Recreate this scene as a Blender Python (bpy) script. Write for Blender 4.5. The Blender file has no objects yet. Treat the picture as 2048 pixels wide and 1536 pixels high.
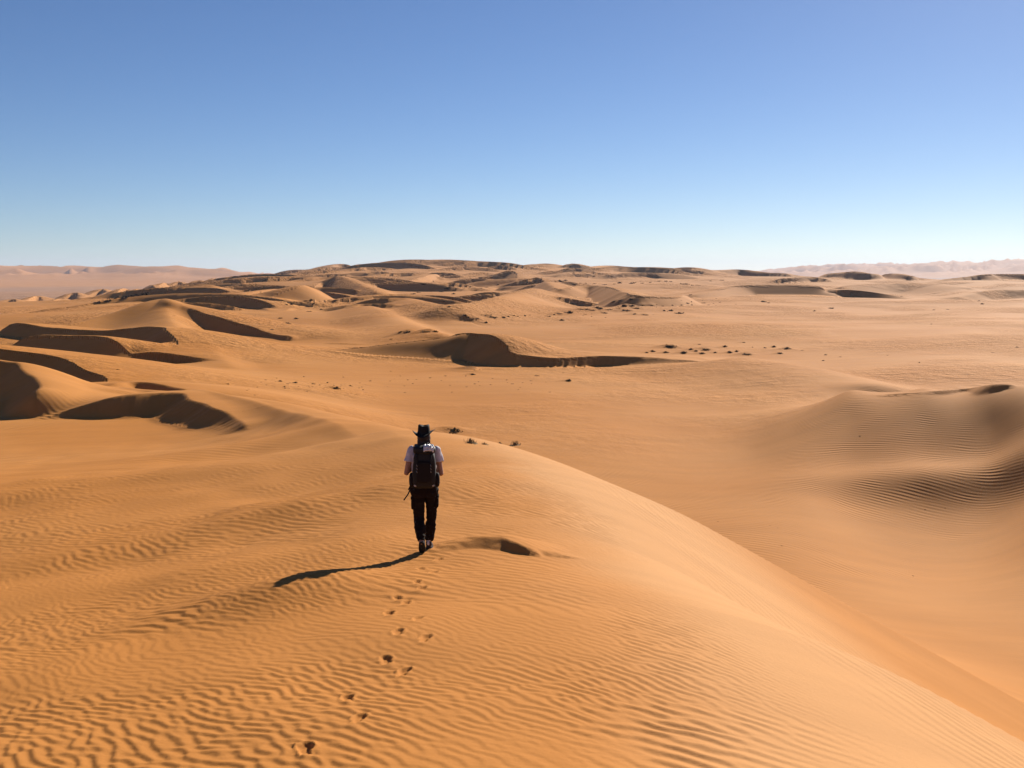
import bpy, bmesh, math, random
import numpy as np
from mathutils import Vector, Matrix

# ------------------------------------------------------------------ camera
F_PX = 2200.0                       # focal length in photograph pixels (2048 wide)
PITCH = math.atan((768 - 545) / F_PX)
scene = bpy.context.scene
col = scene.collection
cam_d = bpy.data.cameras.new('camera')
cam_d.sensor_width = 36.0
cam_d.lens = F_PX / 2048 * 36.0
cam_d.clip_start = 0.1
cam_d.clip_end = 60000
cam = bpy.data.objects.new('camera', cam_d)
cam.location = (0, 0, 0)
cam.rotation_euler = (math.radians(90) - PITCH, 0, 0)
col.objects.link(cam)
scene.camera = cam
# ------------------------------------------------------------------ world, sun, exposure
SUN_EL = math.radians(26.5)
SUN_AZ = math.radians(29.0)         # to the right of straight ahead (+Y)
world = bpy.data.worlds.new('World')
scene.world = world
world.use_nodes = True
wn = world.node_tree
bg = wn.nodes['Background']
sky = wn.nodes.new('ShaderNodeTexSky')
sky.sky_type = 'NISHITA'
sky.sun_disc = False
sky.sun_elevation = SUN_EL
sky.sun_rotation = SUN_AZ
sky.altitude = 3000
sky.air_density = 1.0
sky.dust_density = 1.25
sky.ozone_density = 3.7
hsv = wn.nodes.new('ShaderNodeHueSaturation')           # slightly deeper blue, as on the day
hsv.inputs['Hue'].default_value = 0.506
hsv.inputs['Saturation'].default_value = 1.10
wn.links.new(sky.outputs[0], hsv.inputs['Color'])
wn.links.new(hsv.outputs[0], bg.inputs[0])
bg.inputs[1].default_value = 0.05
sun_d = bpy.data.lights.new('sun', 'SUN')
sun_d.energy = 5.0
sun_d.angle = math.radians(0.5)
sun_d.color = (1.0, 0.91, 0.78)
sun = bpy.data.objects.new('sun', sun_d)
sdir = Vector((math.sin(SUN_AZ) * math.cos(SUN_EL), math.cos(SUN_AZ) * math.cos(SUN_EL), math.sin(SUN_EL)))
sun.rotation_euler = sdir.to_track_quat('Z', 'Y').to_euler()
sun.location = (20, 30, 40)
col.objects.link(sun)
vs = scene.view_settings
vs.view_transform = 'Standard'
vs.look = 'None'
vs.gamma = 1.0
vs.use_curve_mapping = False
vs.exposure = 0.76

# ------------------------------------------------------------------ photo pixel + distance -> point in the place
CP, SP = math.cos(PITCH), math.sin(PITCH)
def ray(px, py):
    u = (px - 1024.0) / F_PX
    w = (768.0 - py) / F_PX
    v = np.array([u, CP + w * SP, -SP + w * CP])
    return v / v[1]
def P(px, py, d):
    return ray(px, py) * d

rng = np.random.default_rng(7)
random.seed(7)

# ------------------------------------------------------------------ noise helpers
def _hash(ix, iy, seed):
    h = (ix.astype(np.int64) * 374761393 + iy.astype(np.int64) * 668265263 + seed * 1442695041) & 0x7fffffff
    h = (h ^ (h >> 13)) * 1274126177 & 0x7fffffff
    return ((h ^ (h >> 16)) & 0xffff) / 32767.5 - 1.0
def vnoise(x, y, seed=0):
    ix = np.floor(x); iy = np.floor(y)
    fx = x - ix; fy = y - iy
    fx = fx * fx * fx * (fx * (fx * 6 - 15) + 10); fy = fy * fy * fy * (fy * (fy * 6 - 15) + 10)
    ix = ix.astype(np.int64); iy = iy.astype(np.int64)
    a = _hash(ix, iy, seed); b = _hash(ix + 1, iy, seed)
    c = _hash(ix, iy + 1, seed); d = _hash(ix + 1, iy + 1, seed)
    return (a + (b - a) * fx) * (1 - fy) + (c + (d - c) * fx) * fy
def sstep(a, b, x):
    t = np.clip((x - a) / (b - a), 0, 1)
    return t * t * (3 - 2 * t)
def smax(a, b, k):
    h = np.maximum(k - np.abs(a - b), 0) / k
    return np.maximum(a, b) + h * h * k * 0.25

# ------------------------------------------------------------------ base relief: thin plate through surveyed points
BASE = []
def bp(px, py, d): BASE.append(P(px, py, d))
def bz(px, d, z): BASE.append(np.array([(px - 1024) / F_PX * d, d, z]))
for a in [(1250,1010,66),(1560,1090,56),(1500,900,85),(1200,880,88),(1000,860,92),(900,800,115),
          (1100,760,135),(600,760,130),(1350,800,118),(700,680,215),(700,640,300),(900,640,300),(1000,700,190),(1250,640,300),(1500,650,270),
          (1800,660,245),(2000,740,146),(1800,700,185),(2200,700,185),(1300,600,450),(1600,600,450),(2000,620,340),(2200,600,430),
          (2000,580,620),(1700,560,900),(1300,556,850),(1130,600,460),(1130,560,800),(900,600,440),(900,560,760),(700,600,430),(700,560,720),
          (500,640,300),(500,575,600),(400,590,480),(300,600,430),(150,610,420),(0,620,390),(450,760,128)]:
    bp(*a)
for a in [(1800,44,-14.2),(2048,37,-14.0),(2300,32,-14.0),(2300,60,-13.8),(2300,90,-13.4),(1400,40,-14.2),(1000,60,-13.8),(700,80,-13.2),
          (400,80,-11.5),(200,80,-10.0),(0,80,-10.0),(0,60,-10),(-200,60,-10),(-200,90,-10.5),(0,120,-12),(-200,160,-12.8),(0,160,-12.8),(0,200,-13),(200,120,-12),(300,140,-12.6),
          (100,240,-13.0),(-200,300,-14),(1024,30,-14.5),(500,40,-10.5),(0,35,-9.5),(-200,30,-9.5),
          # the rising massif in the middle
          (480,800,-8.0),(560,1000,-5),(620,1150,-2.0),(700,1500,2.0),(790,1750,5.0),(870,1850,6.5),(1000,1800,4.5),(1100,1700,3.5),(1200,1600,1.5),(1290,1400,-1.5),
          (1380,1200,-2.5),(1480,1100,-3.5),(1600,1000,-5.0),(1720,950,-5.0),(1800,900,-6.0),(1880,850,-7.0),(1960,800,-6.5),(2100,760,-6.5),(2250,800,-7),
          # beyond it: low plain
          (870,2700,-10),(1200,2600,-20),(1500,2000,-25),(1800,1700,-28),(2000,1600,-28),(2250,1600,-28),(600,2200,-25),(480,1700,-28),(560,1500,-16),
          (400,1300,-24),(250,1000,-25),(100,800,-23),(-100,800,-24),(-200,500,-17),(300,700,-17),(150,600,-16.5),(0,560,-16.5),
          (0,1500,-34),(250,1800,-34),(0,2600,-40),(400,3000,-38),(800,5000,-40),(1200,5000,-40),(1600,5000,-38),(2000,5000,-34),(2250,5000,-34),
          (0,4000,-36),(-200,3000,-40),(400,5500,-38),(1000,12000,-40),(0,12000,-30),(2000,8000,-25),(2000,15000,-20),(1500,15000,-30)]:
    bz(*a)
for a, b, d in [(1850,1004,69.5),(1850,968,72.5),(1850,900,80),(1850,840,86.5),(1850,790,93),(1850,770,96),(1700,1010,68),(1700,900,82),(1700,830,92),(1700,790,99),(1700,774,102),
          (1560,830,105),(1980,770,92),(1980,850,83),(1980,920,76),(1980,975,71),(2048,768,89),(2048,860,78),(2048,940,70.5),(2060,1005,66),(2160,775,84),(2160,880,71),(2160,1000,60),(2300,850,66),(1620,1010,66)]:
    bp(a, b, 70 + (d - 70) * (.74 if d > 70 else 1))
for a in [(1850,98,-11.6),(1700,104,-12.7),(1980,95,-11.4),(2100,91,-11.2),(1850,112,-13.3),(2050,112,-13.2),(1560,108,-13.2)]:
    bz(*a)
BASE = np.array(BASE)
TH_MAX = math.radians(33)
def _lp(x, y):
    r = np.sqrt(x * x + y * y)
    th = np.clip(np.arctan2(x, y), -TH_MAX, TH_MAX)
    return th * 3.2, np.log(np.clip(r, 26, 15500))
_bx, _by = _lp(BASE[:, 0], BASE[:, 1])
def _ker(r2): return 0.5 * r2 * np.log(r2 + 1e-12)
_n = len(BASE)
_K = _ker((_bx[:, None] - _bx[None]) ** 2 + (_by[:, None] - _by[None]) ** 2) + np.eye(_n) * 2e-3
_Pm = np.stack([np.ones(_n), _bx, _by], 1)
_A = np.block([[_K, _Pm], [_Pm.T, np.zeros((3, 3))]])
_W = np.linalg.solve(_A, np.concatenate([BASE[:, 2], np.zeros(3)]))
# tabulate on a (theta, ln r) lattice, read back bicubically smooth (fine bilinear)
_TG = np.linspace(-TH_MAX * 3.2, TH_MAX * 3.2, 500); _RG = np.linspace(math.log(26), math.log(15500), 900)
_gx, _gy = np.meshgrid(_TG, _RG, indexing='ij')
_tab = np.zeros(_gx.shape)
for i in range(_n):
    _tab += _W[i] * _ker((_gx - _bx[i]) ** 2 + (_gy - _by[i]) ** 2)
_tab += _W[_n] + _W[_n + 1] * _gx + _W[_n + 2] * _gy
def bilin(tab, fx, fy):
    fx = np.clip(fx, 0, tab.shape[0] - 1.001); fy = np.clip(fy, 0, tab.shape[1] - 1.001)
    ix = fx.astype(np.int64); iy = fy.astype(np.int64)
    a = fx - ix; b = fy - iy
    return (tab[ix, iy] * (1 - a) + tab[ix + 1, iy] * a) * (1 - b) + (tab[ix, iy + 1] * (1 - a) + tab[ix + 1, iy + 1] * a) * b
def base_h(x, y):
    tx, ry = _lp(x, y)
    return bilin(_tab, (tx - _TG[0]) / (_TG[1] - _TG[0]), (ry - _RG[0]) / (_RG[1] - _RG[0]))

# ------------------------------------------------------------------ the hiker's dune: ridge line and cross-section
RY = np.array([-60, -10, 0, 6.4, 11, 15.5, 20, 24, 30, 36, 41, 48, 56, 66, 74, 95, 130, 200.])
RX = np.array([4, 1.2, .5, .15, .0, -.15, -.45, -.9, -1.85, -3.17, -4.92, -7.5, -10.8, -15.7, -21, -36, -60, -100])
RZ = np.array([-9, -2.4, -1.6, -2.85, -3.37, -3.86, -4.18, -4.45, -4.83, -5.25, -5.79, -6.44, -7.03, -7.6, -8.1, -10.3, -14.5, -20])
def pchip(x, xp, yp):
    h = np.diff(xp); dl = np.diff(yp) / h
    m = np.zeros(len(xp)); m[0] = dl[0]; m[-1] = dl[-1]
    for i in range(1, len(xp) - 1):
        m[i] = (dl[i - 1] * h[i] + dl[i] * h[i - 1]) / (h[i] + h[i - 1])
    x = np.clip(x, xp[0], xp[-1])
    i = np.clip(np.searchsorted(xp, x) - 1, 0, len(h) - 1)
    t = (x - xp[i]) / h[i]; t2 = t * t; t3 = t2 * t
    return (2*t3-3*t2+1)*yp[i] + (t3-2*t2+t)*h[i]*m[i] + (-2*t3+3*t2)*yp[i+1] + (t3-t2)*h[i]*m[i+1]
def near_dune(x, y):
    xr = pchip(y, RY, RX)
    zr = pchip(y, RY, RZ)
    s = x - xr
    # right flank: rounds over, then about 30 degrees
    k = np.interp(y, [0, 8, 12, 17, 22, 27, 36, 60], [.054, .054, .054, .088, .066, .044, .05, .06])
    sm = np.interp(y, [0, 14, 36, 60], [.56, .56, .56, .5])
    sr = np.maximum(s, 0)
    s0 = sm / (2 * k)
    right = np.where(sr < s0, k * sr * sr, k * s0 * s0 + sm * (sr - s0))
    # left: gentle, levelling out
    rd = np.interp(y, [22, 34], [1.0, .3])
    sl = np.sqrt(np.minimum(s + np.interp(y, [22, 34], [0, .7]), 0) ** 2 + rd * rd) - rd
    sl = sl + np.interp(y, [0, 20, 32], [1.2, 1.0, 0]) * sl * sl / (sl + 3.5)
    slope = np.interp(y, [0, 14, 24, 34, 44, 54, 66], [.05, .085, .11, .16, .24, .5, .5])
    A = np.interp(y, [0, 30, 60], [1.6, 2.0, 1.9])
    left = A * (1 - np.exp(-slope * sl / A)) + .012 * sl
    z = zr - right - left
    # the low spur and the hollow behind it, left of the walker's line
    def blob(px, py, d, lx, ly, ang, h):
        p = P(px, py, d); c, q = math.cos(ang), math.sin(ang)
        a = (x - p[0]) * c + (y - p[1]) * q; b = -(x - p[0]) * q + (y - p[1]) * c
        return h * np.exp(-(a / lx) ** 2 - (b / ly) ** 2)
    z = z + blob(640, 985, 21.5, 3.2, 1.1, math.radians(22), .17)
    z = z + blob(700, 930, 26.5, 4.0, 1.7, math.radians(25), -.26)
    z = z + blob(560, 885, 40.0, 4.5, 3.0, math.radians(30), -.45)
    z = z + blob(480, 1090, 16, 3.5, 1.0, math.radians(15), .07)
    z = z + blob(590, 1168, 12.6, 1.3, .9, math.radians(20), .24)  # swell added here to shorten the walker's cast shadow
    z = z + blob(200, 1075, 18, 4, 1.0, math.radians(15), -.08)
    z = z + blob(200, 960, 28, 7, 2.2, math.radians(12), -.12)
    near = sstep(70, 45, y)
    z = z + near * (.05 * vnoise(x * .35 + 3, y * .25, 3) + .035 * vnoise(x * .9, y * .6, 4)) * sstep(2.5, -1.5, s)
    return z

# ------------------------------------------------------------------ crest dunes
def catmull(pts, n=6):
    pts = np.asarray(pts, float)
    p = np.vstack([2 * pts[0] - pts[1], pts, 2 * pts[-1] - pts[-2]])
    out = []
    for i in range(1, len(p) - 2):
        for t in np.linspace(0, 1, n, endpoint=False):
            a, b, c, d = p[i - 1], p[i], p[i + 1], p[i + 2]
            out.append(.5 * ((2 * b) + (-a + c) * t + (2 * a - 5 * b + 4 * c - d) * t * t + (-a + 3 * b - 3 * c + d) * t ** 3))
    out.append(p[-2])
    return np.array(out)
DUNES = []
def dune(crest, h, lee=.62, wind=.16, w0=0.0, q=None, r=None, kl=.10, kw=.6, tail=(1, 1), streak=0.0, side='R', R=None, clip=False):
    """crest listed left to right (slip face on the right-hand side = towards the viewer)"""
    pts = [P(*c) for c in crest]
    t0, t1 = tail
    if t0:
        d = pts[0] - pts[1]; d[2] = 0; d /= np.linalg.norm(d)
        pts = [pts[0] + d * 2.5 * h * t0 - np.array([0, 0, h * 1.3])] + pts
    if t1:
        d = pts[-1] - pts[-2]; d[2] = 0; d /= np.linalg.norm(d)
        pts = pts + [pts[-1] + d * 2.5 * h * t1 - np.array([0, 0, h * 1.3])]
    c = catmull(pts, 5)
    L_ = np.concatenate([[0], np.cumsum(np.linalg.norm(np.diff(c[:, :2], axis=0), axis=1))])
    if lee > .45:
        a_ = .10 * h
        c[:, 0] += a_ * vnoise(L_ / (1.3 * h) + h * 7, L_ * 0, 91); c[:, 1] += a_ * vnoise(L_ / (1.3 * h) + h * 7, L_ * 0 + .5, 92)
    DUNES.append(dict(c=c, h=h, lee=lee, wind=wind, w0=w0, q=q if q is not None else .03 * h, r=r if r is not None else 1.5 * h,
                      kl=kl * h, kw=kw * h, streak=streak, side=1 if side == 'R' else -1, clip=clip, R=R or h * 1.5 / max(wind * .8, .05)))
def dune_h(D, x, y):
    """returns height and lee mask for points (already culled)"""
    c = D['c']
    best = np.full(x.shape, 1e18); z = np.zeros(x.shape); sgn = np.ones(x.shape); tt = np.zeros(x.shape)
    tg = np.diff(c[:, :2], axis=0); tg = tg / (np.linalg.norm(tg, axis=1, keepdims=True) + 1e-9)
    tv = np.vstack([tg[:1], tg[:-1] + tg[1:], tg[-1:]])
    acc = 0.0; sw = np.zeros(x.shape); swz = np.zeros(x.shape)
    for i in range(len(c) - 1):
        ax, ay, az = c[i]; bx, by, bz_ = c[i + 1]
        dx, dy = bx - ax, by - ay
        L2 = dx * dx + dy * dy + 1e-12; L = math.sqrt(L2)
        t = np.clip(((x - ax) * dx + (y - ay) * dy) / L2, 0, 1)
        ex = x - (ax + dx * t); ey = y - (ay + dy * t)
        d2 = ex * ex + ey * ey
        m = d2 < best
        best = np.where(m, d2, best)
        w = L / (d2 + .02 * D['h'] ** 2) ** 2
        sw += w; swz += w * (az + (bz_ - az) * t)
        nx = tv[i, 0] * (1 - t) + tv[i + 1, 0] * t; ny = tv[i, 1] * (1 - t) + tv[i + 1, 1] * t
        cr = nx * ey - ny * ex            # >0: left side
        sgn = np.where(m, np.where(cr > 0, -1.0, 1.0), sgn)
        tt = np.where(m, acc + L * t, tt)
        acc += L
    z = swz / sw
    s = np.sqrt(best)
    lee = (sgn * D['side']) > 0
    q, r = D['q'], D['r']
    dl = D['lee'] * (np.sqrt(s * s + q * q) - q)
    if D['lee'] < .4: dl = dl + 3 * D['h'] * (s / D['R']) ** 2
    if D['streak']:
        dl = dl + D['streak'] * np.minimum(s / .6, 1) * (vnoise(tt * 2.6 + s * .5, s * .22, 11) + .6 * vnoise(tt * 6.5 + s * 1.1, s * .3, 12))
    dw = D['wind'] * (np.sqrt(s * s + r * r) - r) + 3 * D['h'] * (s / D['R']) ** 2 + D['w0'] * s * np.exp(-s / (6 * D['h']))
    return z - np.where(lee, dl, dw), lee, s


def floor_h(x, y):
    return smax(base_h(x, y), near_dune(x, y), 2.6)
def fit(crest, h):
    """slide each crest point along its sight line until it stands h above the floor there"""
    n = len(crest); ds = []
    for i, c in enumerate(crest):
        t = i / (n - 1)
        hi = c[3] if len(c) > 3 else h * min(1, .35 + 2.6 * t, .35 + 2.6 * (1 - t))
        v = ray(c[0], c[1]); d = c[2] * np.exp(np.linspace(-.2, .2, 120))
        g = np.abs(floor_h(v[0] * d, d) + hi - v[2] * d) + .02 * hi * np.abs(np.log(d / c[2])) * 10
        ds.append(math.log(d[np.argmin(g)] / c[2]))
    ds = np.array(ds)
    for k in range(2):
        e = np.pad(ds, 1, mode='edge'); ds = .25 * e[:-2] + .5 * e[1:-1] + .25 * e[2:]
    return [(c[0], c[1], c[2] * math.exp(q)) for c, q in zip(crest, ds)]
# --- left: big slip faces
dune([(-60,905,62),(0,874,67.5),(60,849,68),(130,821,69),(190,803,69.5),(250,791,69.5),(310,786,70),(366,786,69.5),(384,800,66),(430,815,61.5),(468,838,57.5),(494,860,54)], 2.0, lee=.66, wind=.02, r=6, kl=.2, kw=.3, streak=.05, tail=(1, .6), R=24, clip=True)
dune([(-120,705,86),(-60,712,84.5),(0,722,82.5),(38,727,81),(58,750,77),(76,772,73),(66,796,70)], 3.0, lee=.67, wind=.26, w0=0, r=1, kl=.1, streak=.06, tail=(1, .4), R=20)
dune([(-90,690,130),(0,698,125),(50,704,122),(120,716,118),(170,738,112),(214,765,105)], 3.0, lee=.67, wind=.08, kl=.1, streak=.04, tail=(1, .3), R=50)
dune([(-60,822,72),(40,801,75),(110,787,77.5),(180,782,79),(262,787,80)], 1.2, lee=.55, wind=.06, q=.4, kl=.5, tail=(1, 1), R=14)
dune([(215,773,94),(260,765,97),(300,765,97),(340,773,94.5),(382,787,91)], 1.8, lee=.66, wind=.08, kl=.1, tail=(.5, .4), R=30)
dune([(20,648,205),(100,655,196),(200,661,188),(260,656,184),(300,653,180),(330,657,175),(347,672,168),(357,695,160),(352,719,152)], 3.8, lee=.67, wind=.10, w0=0, r=6, kl=.1, kw=.8, streak=.09, tail=(1, .3), R=60)
dune([(60,672,158),(130,671,158),(190,672,157),(228,680,155)], 1.4, lee=.62, wind=.08, tail=(1, 1), R=26)
dune([(60,662,222),(110,652,226),(170,643,232),(230,627,240),(285,611,246),(326,601,251),(340,612,244)], 6.0, lee=.56, wind=.28, r=3, q=.8, kl=.3, kw=.8, tail=(1, .2), R=40)
dune([(345,609,248),(372,615,244),(410,626,239),(450,638,233),(500,653,226),(550,668,220),(588,678,216)], 4.6, lee=.70, wind=.10, kl=.05, streak=.05, tail=(.3, .2), R=90)
dune([(328,607,250),(334,632,232),(352,660,208),(384,688,182),(420,716,158),(450,740,142)], 3.0, lee=.26, wind=.42, q=2, r=1.2, kl=1.0, kw=.7, tail=(.4, 1), R=40)
# --- middle: S-shaped slip face and the long mound that carries it
dune([(560,718,179),(640,708,177),(760,690,175),(850,680,173),(910,673,171),(945,672,169)], 3.0, lee=.52, wind=.14, q=2.5, r=4, kl=.6, kw=.8, tail=(2, .5), R=22)
dune([(905,672,172),(962,668,167),(990,674,163),(1010,688,160.5),(1022,703,158.5),(1060,711,158),(1120,716,157.5),(1200,712,159),(1280,714,158.5),(1345,722,156.5),(1400,736,153.5)], 3.6, lee=.68, wind=.09, w0=-.03, r=6, kl=.06, kw=.8, streak=.08, tail=(.5, .4), R=60)
dune([(740,764,143),(830,748,147),(900,738,150),(950,733,151)], 1.1, lee=.45, wind=.05, q=.8, kl=.5, tail=(1.5, .3), R=12)
dune([(1465,716,154),(1510,720,149),(1600,736,138),(1690,758,128),(1745,771,121)], 1.5, lee=.07, wind=.18, q=6, r=4, kl=1.0, kw=.6, tail=(.6, 1), R=30)
# --- farther crests
def far(crest, h, **k):
    k.setdefault('lee', .69); k.setdefault('wind', .13); k.setdefault('kl', .12)
    k.setdefault('tail', (.8, .5))
    dune(fit(crest, h), h, **k)
far([(490,562,690),(515,556,695),(540,553,700),(551,560,680)], 5)
far([(440,577,590),(490,570,600),(510,568,605),(531,573,590)], 4)
far([(600,562,740),(620,557,750),(640,555,755),(650,559,740)], 4)
far([(480,590,470),(520,582,480),(566,579,485)], 4, lee=.5)
far([(535,598,455),(572,579,465),(594,572,470),(613,571,470),(628,577,460),(641,587,448)], 6.5, lee=.5)
far([(640,585,440),(670,587,432),(702,594,420)], 3)
far([(632,571,640),(660,562,650),(681,559,655)], 4)
far([(640,568,690),(662,556,695),(680,552,690),(700,560,660),(728,572,610),(752,584,560)], 6, lee=.35, wind=.3)
far([(725,558,800),(745,552,810),(774,553,800)], 4)
far([(685,541,1280),(710,532,1300),(736,538,1280)], 8)
far([(738,535,1400),(770,528,1420),(792,531,1400)], 8)
far([(528,616,310),(545,625,300),(562,624,300),(586,616,305)], 1.6, lee=.5)
far([(705,622,292),(716,614,295),(728,612,295),(745,618,288)], 2, lee=.55)
far([(735,612,300),(790,640,262),(850,662,230),(880,672,215)], 2.6, lee=.12, wind=.22, q=4, r=4, kl=1)
far([(740,600,345),(800,597,345),(850,604,330),(890,618,305),(925,632,285)], 3.4, lee=.12, wind=.25, q=5, r=5, kl=1)
far([(810,566,690),(850,553,700),(876,549,705)], 5)
far([(868,553,700),(895,546,705),(910,548,700),(928,555,690)], 5)
far([(930,560,690),(965,553,700),(992,551,705)], 5)
far([(975,558,640),(1005,544,650),(1020,541,652),(1030,545,645),(1034,562,610)], 8, lee=.45, wind=.3)
far([(1028,565,520),(1060,557,525),(1075,555,525),(1086,563,515)], 3.5)
far([(1000,575,500),(1040,572,490),(1076,570,480),(1090,563,480),(1102,571,470),(1116,578,460),(1136,577,462),(1160,572,462),(1190,571,455),(1215,574,448),(1240,582,435),(1262,589,425),(1292,592,418),(1352,595,412),(1372,592,415)], 4.6, lee=.5, wind=.16)
far([(880,622,322),(940,608,350),(1010,592,392),(1072,577,440)], 5.5, lee=.36, wind=.25, q=4, r=3, kl=.8, R=60)
far([(1055,533,1480),(1085,527,1500),(1108,531,1480)], 7)
far([(1130,531,1500),(1145,527,1510),(1160,531,1500)], 6)
far([(1015,538,1300),(1040,535,1310),(1060,538,1300)], 6)
far([(840,528,1750),(870,522,1800),(900,527,1750)], 9)
far([(800,530,1600),(820,526,1620),(845,530,1600)], 7)
far([(930,531,1500),(950,526,1530),(975,531,1500)], 7)
far([(660,535,1180),(676,528,1200),(700,531,1180)], 6)
far([(1115,551,790),(1150,543,800),(1182,550,780)], 5)
far([(1190,534,1450),(1220,531,1460),(1255,534,1420),(1285,541,1350)], 7)
far([(1388,591,420),(1420,584,424),(1450,576,430),(1480,571,434),(1520,570,434),(1580,570,432),(1640,573,428)], 2.6, lee=.42, wind=.08)
far([(1300,542,1090),(1318,538,1100),(1338,540,1090)], 6)
far([(1335,541,1090),(1362,535,1110),(1392,537,1090)], 7)
far([(1400,542,1050),(1440,540,1050),(1482,539,1050),(1530,545,1000),(1575,548,980)], 6)
far([(1555,559,800),(1590,555,810),(1620,553,810),(1662,561,780)], 4)
far([(1645,550,900),(1680,545,910),(1710,543,915),(1740,547,900),(1762,550,890)], 6)
far([(1765,550,890),(1790,547,895),(1815,551,880),(1832,554,870)], 5)
far([(1880,561,690),(1940,553,700),(1970,549,705),(2000,548,705),(2060,548,690),(2150,548,680)], 6)
far([(1905,597,370),(1935,590,375),(1960,584,380),(1995,580,382),(2060,580,380),(2150,578,380)], 3, lee=.4, wind=.1)
far([(1690,572,520),(1760,567,530),(1850,566,525),(1930,575,490)], 3, lee=.10, wind=.15, q=6, r=5, kl=1)
far([(355,582,540),(400,571,560),(420,570,565),(438,578,545)], 5, lee=.42)
# barchans along the left edge of the massif
for (px, py, d, h) in [(25,598,560,9),(75,592,600,8),(122,597,560,6),(150,585,680,8),(205,578,760,10),(228,582,740,7),(250,577,820,7),(278,578,830,6),(305,571,950,8),(330,566,1050,9),(358,563,1100,8),(430,556,1250,8),(450,557,1250,8),(475,552,1350,10),(490,550,1400,9),(505,547,1450,10),(400,560,1150,7)]:
    w = h * F_PX / d * 1.25
    far([(px - w * .9, py + w * .55, d * .985), (px - w * .3, py + w * .10, d), (px, py, d), (px + w * .18, py + w * .2, d * .985), (px + w * .5, py + w * .75, d * .95)], h, lee=.62, wind=.3, R=h * 5, tail=(.5, .5))

_rd = random.Random(77)
for i in range(165):
    if i < 95: px = random.uniform(430, 1330); d = math.exp(random.uniform(math.log(620), math.log(2100)))
    else: px = _rd.uniform(330, 1180); d = math.exp(_rd.uniform(math.log(330), math.log(760)))
    if px > 1100 and d < 800: continue
    if px > 900 and d < 430: continue
    hh = random.uniform(2.5, 6.0) * (d / 1000) ** .4
    x0 = (px - 1024) / F_PX * d; z0 = floor_h(np.array([x0]), np.array([d]))[0] + hh
    wd = hh * random.uniform(4.5, 11); a = random.uniform(-.45, .45)
    pts = []
    for q in np.linspace(-1, 1, 7):
        lx = q * wd; ly = -.35 * wd * q * q * (1.3 if q > 0 else .8)
        pts.append(np.array([x0 + lx * math.cos(a) - ly * math.sin(a), d + lx * math.sin(a) + ly * math.cos(a), z0 - hh * 1.15 * abs(q) ** 2.2]))
    DUNES.append(dict(c=catmull(pts, 3), h=hh, lee=.70, wind=.16, w0=0, q=.02 * hh, r=.5 * hh, kl=.1 * hh, kw=.6 * hh, streak=0, side=1, R=hh * 9, clip=False))
# --- low lips given by their height above the dune they sit on
def rel(crest, h, lee, wind, R, q=None):
    pts = []
    for px, py, hh in crest:
        v = ray(px, py); d = np.exp(np.linspace(math.log(8), math.log(400), 3000))
        g = floor_h(v[0] * d, d) - v[2] * d
        i = np.argmax(g > 0); p = v * d[i]; p[2] = floor_h(p[:1], p[1:2])[0] + hh
        pts.append(p)
    DUNES.append(dict(c=catmull(pts, 5), h=h, lee=lee, wind=wind, w0=0, q=.02 * h if q is None else q, r=h, kl=.1 * h if q is None else .8 * h, kw=.4 * h, streak=0, side=1, R=R, clip=False))
rel([(868,1108,-.02),(895,1101,.03),(925,1095,.08),(960,1092,.115),(990,1092,.13),(1010,1094,.13),(1022,1098,.10)], .13, .27, .13, 1.5)
rel([(975,1092,.12),(1000,1093,.13),(1016,1098,.13),(1036,1104,.115),(1058,1110,.075),(1078,1113,.03),(1092,1114,-.03)], .13, .72, .15, 1.1)
rel([(1740,790,-.05),(1860,786,.12),(1930,784,.25),(1980,779,.38),(2020,776,.25),(2040,774,-.05)], .38, .55, .1, 5)

# scattered hummocks caught by scrub (px, py, width px, height px): ground swells with a lee tail
def ridge_noise(x, y, seed):
    return 1 - np.abs(vnoise(x, y, seed))

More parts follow.
